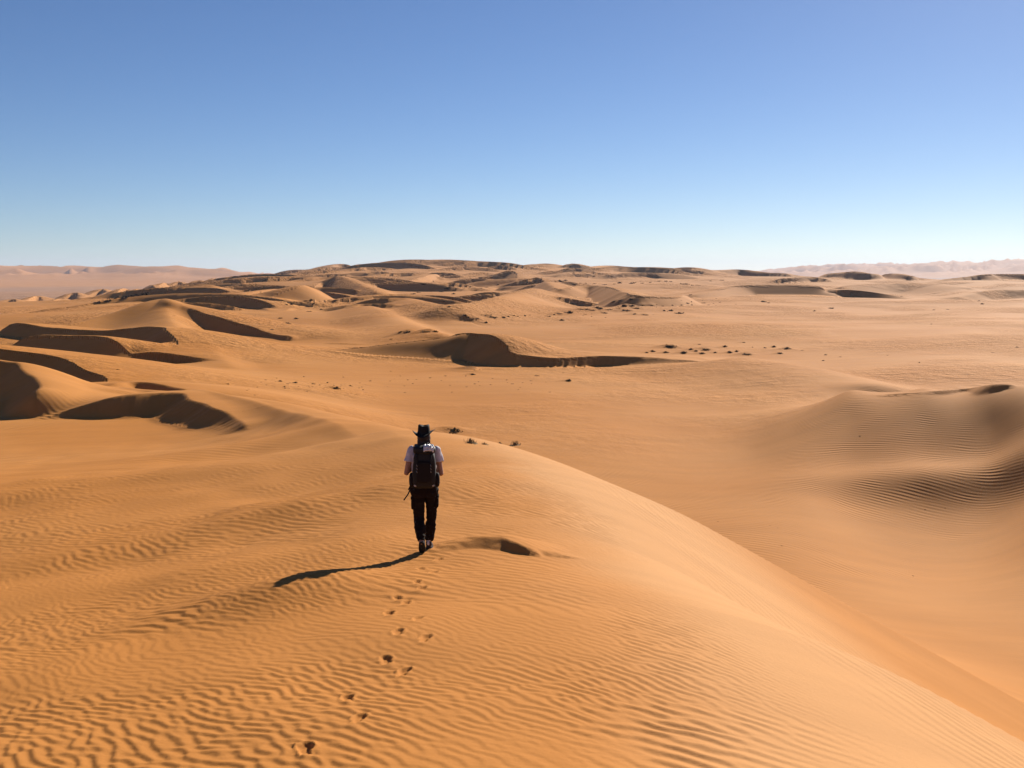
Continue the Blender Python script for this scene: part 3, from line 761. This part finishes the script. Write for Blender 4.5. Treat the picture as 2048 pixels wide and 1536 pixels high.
# ------------------------------------------------------------------ the walker, seen from behind
def build_person():
    g = ground_at(849, 1103, 8, 40, 2000)
    root = empty('person', g, math.radians(2))
    tag(root, 'person in white t-shirt, dark trousers and brimmed hat walking away along footprints', 'person')
    gz = lambda x, y: float(terrain(np.array([g[0] + x]), np.array([g[1] + y]))[0] - g[2])
    lf = gz(-.04, -.15); rf = gz(.05, .2)
    hipL, hipR = Vector((-.080, 0, .892)), Vector((.100, .01, .906))
    kneeL, kneeR = Vector((-.074, .03, .465)), Vector((.096, .12, .478))
    ankL, ankR = Vector((-.030, -.21, .175 + lf)), Vector((.056, .19, .085 + rf))
    toeL, heelL = Vector((-.026, -.12, .012 + lf)), Vector((-.026, -.255, .155 + lf))
    elL, elR = Vector((-.232, -.05, 1.105)), Vector((.235, -.05, 1.095))
    haL, haR = Vector((-.115, .17, 1.20)), Vector((.115, .17, 1.20))
    shL, shR = Vector((-.165, .0, 1.405)), Vector((.175, .0, 1.405))
    head = Vector((.004, .035, 1.575))
    # body: one skin
    b = bmesh.new()
    ball(b, head, (.074, .094, .112), 18)                                    # skull
    ball(b, head + Vector((0, .045, -.065)), (.050, .048, .052), 12)         # jaw
    ball(b, head + Vector((0, .098, -.02)), (.011, .018, .020), 8)           # nose
    for sx in (-1, 1): ball(b, head + Vector((sx * .074, -.005, -.015)), (.010, .020, .031), 8)   # ears
    tube(b, [(0, .0, 1.40), (0, .012, 1.47), (.002, .025, 1.53)], [.058, .050, .052], 12)
    tube(b, [(0, 0, .84), (0, 0, .95), (0, .0, 1.06), (0, .005, 1.22), (0, 0, 1.36), (0, 0, 1.42)], [(.150, .105), (.160, .108), (.128, .09), (.150, .105), (.160, .09), (.09, .06)], 18)
    for h_, k_, a_ in ((hipL, kneeL, ankL), (hipR, kneeR, ankR)):
        limb(b, [h_, h_.lerp(k_, .5), k_, k_.lerp(a_, .35), a_], [.082, .070, .052, .054, .034])
    limb(b, [ankR, ankR + Vector((.004, .12, -.035)), ankR + Vector((.006, .17, -.045))], [.033, .030, .022])
    limb(b, [ankL, ankL.lerp(toeL, .45) + Vector((0, .03, .02)), toeL + Vector((0, .03, .045))], [.030, .024, .014])
    for s_, e_, h_, sx in ((shL, elL, haL, -1), (shR, elR, haR, 1)):
        w_ = e_.lerp(h_, .82)
        limb(b, [s_, s_.lerp(e_, .5), e_, e_.lerp(w_, .4), w_], [.050, .043, .036, .036, .024])
        d_ = (h_ - w_).normalized()
        palm = w_ + d_ * .045
        limb(b, [w_, palm], [.024, .030])
        # fingers close round the shoulder strap, thumb leaves the side of the palm
        up = Vector((0, 0, 1)); ins = Vector((-sx, 0, 0))
        for q, ln in enumerate((.030, .034, .032, .026)):
            k0 = palm + d_ * .018 + up * (.024 - .016 * q)
            k1 = k0 + d_ * ln; k2 = k1 + ins * ln * .8 + d_ * .004; k3 = k2 - d_ * ln * .55 + ins * .006
            limb(b, [k0, k1, k2, k3], [.0085, .008, .0075, .0065], 8)
        t0 = w_ + d_ * .02 + up * .018
        limb(b, [t0, t0 + up * .018 + d_ * .022 + ins * .014, t0 + up * .020 + d_ * .040 + ins * .032], [.011, .010, .008], 8)
    remeshed('body', b, M['skin'], root, .005, 3)
    for sx in (-1, 1):
        e = bmesh.new(); ball(e, head + Vector((sx * .031, .083, 0)), .011, 10); new_obj('eye', e, M['eye'], root)
    e = bmesh.new(); ball(e, head + Vector((0, .092, -.062)), (.022, .006, .007), 10); new_obj('mouth', e, M['lip'], root)
    # hair: cap, loose fall on the back, strands blown to the side
    b = bmesh.new()
    ball(b, head + Vector((0, -.022, .0)), (.092, .094, .112), 18)
    tube(b, [head + Vector((0, -.06, -.02)), head + Vector((.002, -.078, -.09)), head + Vector((-.004, -.088, -.17)), head + Vector((-.01, -.10, -.24))], [(.090, .044), (.092, .046), (.086, .040), (.055, .024)], 14)
    hair = remeshed('hair', b, M['hair'], root, .007, 2)
    rnd = random.Random(4)
    b = bmesh.new()
    for i in range(26):
        a = head + Vector((-.066 + rnd.uniform(-.008, .03), -.03 + rnd.uniform(-.03, .02), -.05 + rnd.uniform(-.03, .02)))
        ln = rnd.uniform(.07, .15); out = rnd.uniform(.01, .075)
        tube(b, [a, a + Vector((-out * .35, -.008, -ln * .4)), a + Vector((-out * .9, -.01, -ln * .85)), a + Vector((-out * .7, -.012, -ln * 1.2))], [.004, .0045, .0035, .001], 5)
    new_obj('loose_strands', b, M['hair'], hair)
    # t-shirt
    b = bmesh.new()
    tube(b, [(0, 0, .918), (0, 0, .96), (0, 0, 1.06), (0, .005, 1.2), (0, 0, 1.33), (0, 0, 1.40), (0, .004, 1.445), (0, .01, 1.462)], [(.176, .128), (.178, .128), (.158, .115), (.172, .125), (.182, .112), (.150, .088), (.09, .072), (.066, .066)], 22)
    for s_, e_ in ((shL, elL), (shR, elR)):
        tube(b, [s_ + (Vector((0, 0, 0)) - Vector((s_.x, 0, 0))) * .35, s_, s_.lerp(e_, .30), s_.lerp(e_, .50)], [.064, .067, .066, .069], 14)
        ball(b, s_, .064, 12)
    crease(remeshed('t_shirt', b, M['shirt'], root, .008, 3), .006, 14, 9, 3)
    # trousers
    b = bmesh.new()
    tube(b, [(0, 0, .93), (0, 0, .90), (0, -.006, .83), (0, -.004, .775)], [(.178, .128), (.182, .132), (.188, .138), (.170, .120)], 22)
    rn = random.Random(9)
    for h_, k_, a_, lift in ((hipL, kneeL, ankL, 0), (hipR, kneeR, ankR, 0)):
        pts, rad = [], []
        for t in np.linspace(0, 1, 9):
            pts.append(h_.lerp(k_, t) + Vector((0, 0, -.03 * (1 - t)))); rad.append(.098 - .030 * t + rn.uniform(-.003, .004))
        for t in np.linspace(.1, 1, 10):
            pts.append(k_.lerp(a_, t * .93)); rad.append(.068 - .006 * t - .012 * t * t + .010 * math.sin(t * 3.1) + rn.uniform(-.004, .005))
        tube(b, pts, rad, 16); ball(b, k_, .066, 12); ball(b, h_ + Vector((0, 0, -.05)), .09, 12)
    tr = remeshed('trousers', b, M['trouser'], root, .007, 2); crease(tr, .007, 12, 17, 5)
    for sx, h_, k_ in ((-1, hipL, kneeL), (1, hipR, kneeR)):
        b = bmesh.new(); c = h_.lerp(k_, .50) + Vector((sx * .072, -.005, 0)); bag(b, c, (.028, .068, .085), 5, 10)
        p = new_obj('cargo_pocket', b, M['trouser'], tr)
        b = bmesh.new(); bag(b, c + Vector((sx * .006, 0, .072)), (.028, .072, .022), 5, 8); new_obj('flap', b, M['trouser'], tr)
    b = bmesh.new(); tube(b, [(0, 0, .902), (0, 0, .937)], [(.187, .137), (.183, .133)], 26); new_obj('belt', b, M['web'], tr)
    # shoes
    def shoe(origin, fwd, name_pale):
        """origin: under the ankle on the sole; fwd: direction heel to toe"""
        f = fwd.normalized(); side_ = Vector((1, 0, 0)); upv = side_.cross(f).normalized()
        mt = Matrix((side_, f, upv)).transposed().to_4x4(); mt.translation = origin
        bm_ = bmesh.new()
        limb(bm_, [(0, -.035, .075), (0, .02, .065), (0, .10, .045), (0, .155, .035)], [.043, .045, .040, .030])
        bag(bm_, (0, .05, .03), (.043, .125, .026), 3.5, 12)
        tube(bm_, [(0, -.03, .06), (0, -.04, .118)], [.042, .040], 14)
        bm_.transform(mt); sh = remeshed('shoe', bm_, M['shoe'], root, .005, 2)
        bm_ = bmesh.new(); bag(bm_, (0, .05, .011), (.047, .134, .013), 3.2, 14, fn=lambda q: (q.x * (1 - .14 * max(0, -q.y) + .04 * q.y), q.y, q.z)); bm_.transform(mt)
        so = new_obj('sole', bm_, M['sole'], sh)
        bm_ = bmesh.new(); bag(bm_, (0, -.083, .088), (.016, .008, .026), 3, 8); bm_.transform(mt); new_obj('heel_tab', bm_, M['trim'], sh)
        bm_ = bmesh.new(); tube(bm_, [(0, -.036, .112), (0, -.040, .140)], [.038, .036], 16); bm_.transform(mt); new_obj('sock', bm_, M['trim'], sh)
        for k in range(4):
            bm_ = bmesh.new(); bag(bm_, (0, -.03 + .052 * k, .0005), (.036, .014, .007), 4, 6); bm_.transform(mt); new_obj('tread', bm_, M['sole'], sh)
    f2 = (toeL - heelL); shoe(heelL + f2.normalized() * .06 + Vector((0, .012, .012)), f2, True)
    shoe(Vector((ankR.x, ankR.y - .005, rf - .006)), Vector((.10, 1, .0 - .10)), True)
    # hat: pinched crown, brim rolled up at the sides
    def brim_pt(a, r):
        x = math.sin(a) * r * 1.00; y = math.cos(a) * r * 1.16
        roll = max(0, (r - .085) / .075)
        z = .046 * (abs(math.sin(a)) ** 2.0) * roll ** 1.2 - .016 * roll * abs(math.cos(a)) ** 2
        z += .010 * math.sin(3 * a + 1) * roll + .09 * x          # floppy, tipped to one side
        return Vector((x * (1 - .08 * roll * abs(math.sin(a))), y, z))
    b = bmesh.new(); base = head + Vector((0, -.012, .058)); N_ = 40
    prof = [('b', .170, -.002), ('b', .172, .002), ('b', .138, .004), ('b', .110, .004), ('c', .094, .004), ('c', .090, .03), ('c', .086, .075), ('c', .082, .108), ('c', .070, .118), ('c', .03, .112), ('c', .004, .108)]
    rings = []
    for kind, r, z in prof:
        ring = []
        for k in range(N_):
            a = 2 * math.pi * k / N_
            if kind == 'b': q = brim_pt(a, r) + Vector((0, 0, z))
            else:
                pinch = 1 - .05 * max(0, (z - .05) / .06) * max(0, math.cos(a)) ** 2
                q = Vector((math.sin(a) * r * .93 * pinch, math.cos(a) * r * 1.12, z + .010 * math.cos(2 * a + math.pi) * (z > .09)))
            ring.append(b.verts.new(base + q))
        rings.append(ring)
    under = [b.verts.new(base + brim_pt(2 * math.pi * k / N_, .094) + Vector((0, 0, -.004))) for k in range(N_)]
    rings = [under] + rings
    for r0, r1 in zip(rings, rings[1:]):
        for k in range(N_): b.faces.new((r0[k], r0[(k + 1) % N_], r1[(k + 1) % N_], r1[k]))
    b.faces.new(rings[-1]); bmesh.ops.recalc_face_normals(b, faces=b.faces)
    hat = new_obj('hat', b, M['hat'], root)
    hat.rotation_euler = (0, 0, 0)
    b = bmesh.new(); tube(b, [base + Vector((0, 0, .008)), base + Vector((0, 0, .030))], [(.0905, .1085), (.0875, .105)], 30, cap=False); new_obj('hat_band', b, M['web'], hat)
    return root, g
def build_pack(g):
    root = empty('backpack', g + np.array([0, 0, 0]), math.radians(2))
    tag(root, 'black hiking backpack worn on the walking person, silver film under its lid', 'backpack')
    cx = .018
    def shape(q):
        w = .97 + .10 * (-q.z) - .05 * q.z * q.z
        return (q.x * w, q.y * (1 - .12 * q.z), q.z)
    b = bmesh.new(); bag(b, (cx, -.245, 1.205), (.158, .105, .265), 5, 22, fn=shape)
    crease(new_obj('main_bag', b, M['pack'], root), .004, 16, 12, 8)
    b = bmesh.new(); bag(b, (cx + .004, -.245, 1.455), (.150, .110, .062), 3.2, 16, fn=lambda q: (q.x, q.y, q.z * (1 + .12 * math.sin(q.x * 5))))
    lid = new_obj('lid', b, M['pack'], root)
    b = bmesh.new(); tube(b, [(cx - .12, -.358, 1.435), (cx, -.364, 1.432), (cx + .12, -.358, 1.435)], .004, 6); new_obj('zip', b, M['web'], lid)
    # crinkled film tucked under the lid
    b = bmesh.new(); rn = random.Random(2); gr = []
    for i in range(15):
        row = []
        for j in range(9):
            u, v = i / 14, j / 8
            row.append(b.verts.new((cx - .005 + .138 * u, -.372 + .085 * v - .010 * math.sin(v * 3.1) + rn.uniform(-.008, .008), 1.468 + .070 * math.sin(v * 1.6) + rn.uniform(-.008, .008) - .014 * (2 * u - 1) ** 2)))
        gr.append(row)
    for i in range(14):
        for j in range(8): b.faces.new((gr[i][j], gr[i + 1][j], gr[i + 1][j + 1], gr[i][j + 1]))
    ex = bmesh.ops.extrude_face_region(b, geom=b.faces[:])
    bmesh.ops.translate(b, vec=(0, .006, -.012), verts=[v for v in ex['geom'] if isinstance(v, bmesh.types.BMVert)])
    bmesh.ops.recalc_face_normals(b, faces=b.faces)
    new_obj('silver_film', b, M['film'], root, smooth=False)
    b = bmesh.new(); bag(b, (cx, -.352, 1.17), (.105, .028, .15), 5, 14); fp = new_obj('front_pocket', b, M['pack2'], root)
    b = bmesh.new(); tube(b, [(cx - .085, -.380, 1.285), (cx, -.386, 1.292), (cx + .085, -.380, 1.285)], .004, 6); new_obj('zip', b, M['web'], fp)
    for sx in (-1, 1):
        b = bmesh.new(); bag(b, (cx + sx * .172, -.235, 1.045), (.034, .070, .098), 2.8, 12); new_obj('side_pocket', b, M['pack2'], root)
        # gear loops
        for k in range(3):
            b = bmesh.new(); z = 1.262 - .042 * k; x = cx + sx * .092
            tube(b, [(x - .006, -.366 - .012, z + .010), (x, -.384 - .010, z + .002), (x + .006, -.366 - .012, z - .010)], .0035, 6); new_obj('gear_loop', b, M['clip'], root)
        b = bmesh.new(); tube(b, [(cx + sx * .095, -.340, 1.42), (cx + sx * .095, -.375, 1.33), (cx + sx * .093, -.374, 1.2), (cx + sx * .093, -.366, 1.05), (cx + sx * .09, -.335, .97)], [(.011, .003)] * 5, 8); new_obj('compression_strap', b, M['web'], root)
        # shoulder strap over the shoulder, down the chest and back under the arm
        b = bmesh.new(); tube(b, [(sx * .085, -.15, 1.40), (sx * .092, -.09, 1.475), (sx * .098, .0, 1.487), (sx * .108, .085, 1.425), (sx * .118, .140, 1.31), (sx * .125, .150, 1.20), (sx * .150, .115, 1.10), (sx * .178, .02, 1.04), (sx * .170, -.14, 1.02)], [(.028, .010)] * 6 + [(.014, .005)] * 3, 10); new_obj('shoulder_strap', b, M['pack'], root)
        b = bmesh.new(); bag(b, (cx + sx * .118, -.33, .985), (.020, .016, .014), 3, 8); new_obj('buckle', b, M['clip'], root)
    # hip belt
    b = bmesh.new(); pts = []
    for k in range(25):
        a = 2 * math.pi * k / 24; pts.append((math.sin(a) * .190, math.cos(a) * .142 - .004, 1.005 - .01 * math.cos(a)))
    tube(b, pts, [(.012, .034)] * 25, 10, cap=False); new_obj('hip_belt', b, M['pack'], root)
    # loose strap ends
    for nm, pts in (('strap_end', [(-.150, -.25, .985), (-.178, -.27, .955), (-.196, -.275, .915)]), ('strap_end', [(-.165, -.16, .975), (-.180, -.19, .90), (-.205, -.21, .845), (-.262, -.225, .765)]), ('strap_end', [(.182, -.2, 1.03), (.205, -.22, 1.012), (.225, -.225, 1.005)])):
        b = bmesh.new(); tube(b, pts, [(.009, .004)] * len(pts), 6); new_obj(nm, b, M['web'], root)
    b = bmesh.new(); tube(b, [(cx, -.14, 1.50), (cx, -.145, 1.535), (cx + .05, -.145, 1.535), (cx + .05, -.14, 1.50)], .006, 6); new_obj('haul_loop', b, M['web'], root)
    return root

# ------------------------------------------------------------------ desert scrub
def bush_mesh(kind, seed):
    rn = random.Random(seed); b = bmesh.new()
    if kind == 'grass':                                   # stiff upright stems from one matted root clump
        ball(b, (0, 0, -.03), (1.0, .62, .09), 14)
        for i in range(70):
            a = rn.uniform(0, 6.283); r = min(abs(rn.gauss(0, .42)), .92); x, y = r * math.cos(a), r * math.sin(a) * .6
            h = rn.uniform(.25, 1.0) * (1 - .4 * min(r, 1)); ln = rn.uniform(-.25, .25)
            tube(b, [(x, y, -.1), (x + ln * .4 * h, y, h * .55), (x + ln * h + rn.uniform(-.05, .05), y + rn.uniform(-.1, .1), h)], [.018, .015, .004], 4)
            if rn.random() < .5:
                tube(b, [(x + ln * .4 * h, y, h * .5), (x + ln * .4 * h + rn.uniform(-.2, .2), y, h * .8)], [.012, .003], 3)
        for i in range(40):
            a = rn.uniform(0, 6.283); r = rn.uniform(0, .8); x, y = r * math.cos(a), r * math.sin(a) * .6
            tube(b, [(x, y, -.05), (x + rn.uniform(-.3, .3), y + rn.uniform(-.2, .2), rn.uniform(.1, .3))], [.03, .006], 3)
    else:
        nb = 46 if kind == 'round' else 34
        fl = .62 if kind == 'round' else .34
        for i in range(nb):
            a = rn.uniform(0, 6.283); el = rn.uniform(.1, 1.45); ln = rn.uniform(.55, 1.0)
            d = Vector((math.cos(a) * math.cos(el), math.sin(a) * math.cos(el), math.sin(el) * fl)) * ln
            p0 = Vector((rn.uniform(-.2, .2), rn.uniform(-.2, .2), -.12)); p1 = p0 + d * .6 + Vector((0, 0, .1)); p2 = p0 + d
            tube(b, [p0, p1, p2], [.026, .018, .006], 3)
            for k in range(7):
                t = rn.uniform(.45, 1.05); c = p0 + d * t + Vector((rn.gauss(0, .07), rn.gauss(0, .07), rn.gauss(0, .05)))
                e1 = Vector((rn.gauss(0, 1), rn.gauss(0, 1), rn.gauss(0, 1))).normalized() * rn.uniform(.05, .11); e2 = e1.cross(Vector((rn.gauss(0, 1), rn.gauss(0, 1), rn.gauss(0, 1)))).normalized() * rn.uniform(.03, .06)
                n_ = e1.cross(e2).normalized() * .012
                v = [b.verts.new(c + q) for q in (e1, e2, -e1, -e2)]; tp = b.verts.new(c + n_)
                for q in range(4): b.faces.new((v[q], v[(q + 1) % 4], tp))
                b.faces.new(v[::-1])
    me = bpy.data.meshes.new('scrub'); b.to_mesh(me); b.free()
    me.materials.append(M['straw'] if kind == 'grass' else M['scrub'])
    return me
BM = {k: [bush_mesh(k, 100 * i + j) for j in range(4)] for i, k in enumerate(('round', 'low', 'grass'))}
def zc(lst, ox, oy, sc): return [(ox + a / sc, oy + b / sc, w) for a, b, w in lst]
Z2 = zc([(670,456,14),(1075,470,14),(1140,465,12),(1380,467,16),(1590,448,12),(885,510,10),(940,505,10),(1110,525,16),(1035,500,8),(1165,490,8),(1240,560,10),(1110,580,14),(890,700,20),(985,655,14),(740,765,14),(1965,862,8),(820,650,14)], 400, 510, 5.12)
Z3a = zc([(665,617,14),(745,655,8),(790,648,10),(925,632,14),(968,638,16),(1055,638,14),(880,692,10),(1110,630,8),(1165,620,8),(1280,625,8),(1325,615,6),(1525,630,14),(1630,603,16),(1740,594,18),(1655,670,12),(1690,588,8),(1870,560,16),(1915,555,14),(1965,566,16),(2025,537,12),(2035,557,14),(700,640,8),(1200,628,8),(1580,612,8)], 800, 510, 5.12) \
    + zc([(5,552,16),(40,595,18),(100,562,16),(140,478,14),(212,466,12),(245,528,18),(195,545,12),(255,568,24),(330,525,16),(430,522,14),(380,545,18),(355,610,18),(460,615,18),(535,520,14),(315,458,12),(655,572,10),(725,573,14),(820,600,34),(890,493,12),(935,508,10),(1060,492,12),(1230,485,8),(640,522,8),(740,515,8),(830,512,8),(1110,512,8)], 1200, 510, 5.12)
Z3b = zc([(1640,268,12),(1690,262,12),(1780,303,12),(1590,275,8),(1845,290,10),(1905,290,10),(1990,295,10),(1990,218,10)], 800, 510, 5.12) \
    + zc([(870,300,24),(940,312,10),(990,310,8),(1020,312,8),(1245,260,12),(1130,268,8),(600,270,10),(670,270,14),(725,272,10),(320,293,18),(350,285,12),(200,290,12),(145,298,10),(50,305,14),(430,290,10),(510,283,10),(930,408,10)], 1200, 510, 5.12)
Z3c = zc([(510,528,12),(450,478,8),(420,380,14),(480,345,14),(145,400,16),(190,385,14),(240,298,14),(545,400,10),(830,342,8),(885,332,10),(700,345,6),(1000,300,8)], 800, 510, 5.12)
Z3d = zc([(85,790,28),(262,788,26),(360,790,16),(5,790,12)], 800, 510, 5.12)
Z4m = zc([(720,945,30),(540,988,14),(860,1005,22),(1075,970,26),(1040,1010,16),(1015,915,10),(1280,940,12),(1465,895,10),(1560,945,5),(1690,952,8),(1780,942,12),(1910,960,18),(1840,1008,14),(1500,1018,24),(930,970,12),(980,985,12),(1180,1000,10),(1330,1000,14),(1400,990,12),(680,1000,16),(480,1000,10)], 1200, 510, 5.12)
Z5 = zc([(1675,483,16),(1720,492,12)], 1200, 510, 5.12) + zc([(925,378,8),(285,490,14),(130,514,8),(1225,503,8),(1355,498,10),(1665,450,10),(1635,420,6),(1200,633,7),(1765,893,9),(1985,845,8),(20,872,8),(235,915,8),(370,932,9),(215,967,8),(800,917,6),(1090,984,6)], 1600, 510, 4.571)
HEDGE = [(192 + 106 * t + random.uniform(-2, 2), 604 - 17 * t + random.uniform(-2.0, 2.0), random.uniform(7, 12)) for t in np.linspace(0, 1, 30)]
VAL = [(740,762,9),(625,768,12),(590,766,14),(560,763,12),(530,760,8),(815,760,7),(780,762,6),(950,768,8),(1075,752,14),(1062,762,8),(1025,768,8),(800,752,6),(700,772,8),(640,770,6),(575,768,9),(655,766,7),(720,766,6),(860,756,7),(890,752,8),(985,757,6)]
_r = random.Random(31)
VAL += [(_r.uniform(490, 1130), 770 + _r.gauss(0, 11), _r.uniform(3, 6.5)) for _ in range(60)]
Z3a += [(_r.uniform(950, 1480), 0, _r.uniform(3, 6)) for _ in range(40)]
Z3a[-40:] = [(a, 632 - (a - 950) * .055 + _r.gauss(0, 8), w) for a, b, w in Z3a[-40:]]
SPECK = [(1436,1043,4),(1563,1092,7),(1555,1056,4),(1540,1051,4),(1826,1152,5),(1720,872,6),(1850,1019,4),(1890,1016,4)]
CL = [
    (HEDGE, 'round', 'dark bush in the dense row before the far left dune chain', 'hedge-like row of bushes'),
    (Z2, 'low', 'dark scrub clump in the hummocky hollow between pale central dunes', 'scrub in the hollows'),
    (Z3a, 'low', 'dark scrub clump on the flat below the long curved far crest', 'scrub below the curved far crest'),
    (Z3b, 'low', 'dark scrub clump on the pale slope behind the curved far crest', 'scrub behind the curved far crest'),
    (Z3c, 'low', 'scrub clump on the shaded flank of the far central dune', 'scrub on the far central flank'),
    (Z3d, 'round', 'dark bush at the sunlit sand tongue behind the black slip face', 'bushes at the tip of the sand tongue'),
    (Z4m, 'round', 'dark bush on the clustered hummocks beside the long smooth mound', 'bushes on the clustered hummocks'),
    (Z5, 'low', 'scrub clump alone on the wide open pale sand plain', 'scrub dots on the open plain'),
    (VAL, 'low', 'scrub patch on the valley floor before the black slip face', 'scrub on the valley floor'),
    (SPECK, 'low', 'plant on the smooth sand floor beyond the steep striped flank', 'tiny plants beyond the striped flank'),
]
ONE = [
    (672,777,20,'round','dark bush standing alone at the foot of the shaded slope on the valley floor'),
    (945,749,14,'round','dark rounded bush on a sand bump just before the black slip face'),
    (1137,762,16,'round','dark rounded bush alone on the valley floor beneath the end of the black slip face'),
    (905,861,44,'low','flat brown bush half buried in sand just beyond the ridge by the hat'),
    (940,886,50,'grass','tallest spiky dry grass tuft right behind the dune ridge'),
    (968,889,20,'grass','short dry grass tuft touching the tallest spiky tuft'),
    (1000,887,16,'grass','thin sparse grass tuft between the two spiky tufts behind the ridge'),
    (1030,890,34,'grass','wide low spiky grass tuft farthest along the ridge from the hat'),
    (235,739,10,'low','single small shrub on the lit sand below the curved left slip face'),
    (455,768,12,'low','small shrub at the edge of the ridge crest where the pale tongue ends'),
    (1842,553,5,'round','lone dark bush upright on the far right crest against the violet range'),
]
def place_bush(q, w, kind, i):
    r = max(.5 * w * q[1] / F_PX, .05)
    o = bpy.data.objects.new('grass_tuft' if kind == 'grass' else 'scrub_bush', BM[kind][i % 4])
    o.location = (q[0], q[1], q[2] - .02 * r); o.rotation_euler = (0, 0, random.uniform(0, 6.28))
    hs = random.uniform(.8, 1.2)
    o.scale = (r, r, r * hs * (1.0 if kind != 'grass' else .6))
    col.objects.link(o)
    return o
def plan_hummocks():
    lst = Z4m + Z3d + [a[:3] for a in ONE if a[3] in ('round', 'low')] + Z3a[:40]
    Q, ok = ground_many([(a[0], a[1]) for a in lst])
    for a, q, k in zip(lst, Q, ok):
        if not k: continue
        r = .5 * a[2] * q[1] / F_PX
        HUMMOCKS.append((q[0], q[1], r * 1.25, r * .45))
# ------------------------------------------------------------------ assemble
plan_hummocks()
build_sand()
person, foot = build_person()
build_pack(foot)
ALL = []
for lst, kind, label, grp in CL:
    for px, py, w in lst:
        k2 = kind if random.random() < .75 else ('low' if kind == 'round' else 'round')
        size = 'tiny' if w < 9 else ('small' if w < 15 else 'larger')
        ALL.append((px, py, w, k2, size + (' rounded ' if k2 == 'round' else ' flat ') + label, grp))
ALL += [(a[0], a[1], a[2], a[3], a[4], None) for a in ONE]
Q, OK_ = ground_many([(a[0], a[1]) for a in ALL])
for i, (a, q, k) in enumerate(zip(ALL, Q, OK_)):
    if k: tag(place_bush(q, a[2], a[3], i), a[4], 'grass' if a[3] == 'grass' else 'bush', a[5])
# ------------------------------------------------------------------ the dusty air
def haze():
    b = bmesh.new(); bmesh.ops.create_cube(b, size=1, matrix=Matrix.Translation((0, 0, 25)) @ Matrix.Diagonal((33000, 33000, 290, 1)))
    m = bpy.data.materials.new('air'); m.use_nodes = True; nt = m.node_tree; nt.nodes.clear()
    out = node(nt, 'ShaderNodeOutputMaterial'); v = node(nt, 'ShaderNodeVolumePrincipled')
    v.inputs['Color'].default_value = (.68, .76, 1.0, 1); v.inputs['Density'].default_value = HAZE; v.inputs['Anisotropy'].default_value = .2
    nt.links.new(v.outputs[0], out.inputs['Volume'])
    o = new_obj('haze', b, m, smooth=False); o['kind'] = 'stuff'; o['label'] = 'thin dusty haze over the desert'
HAZE = 4.5e-5
haze()
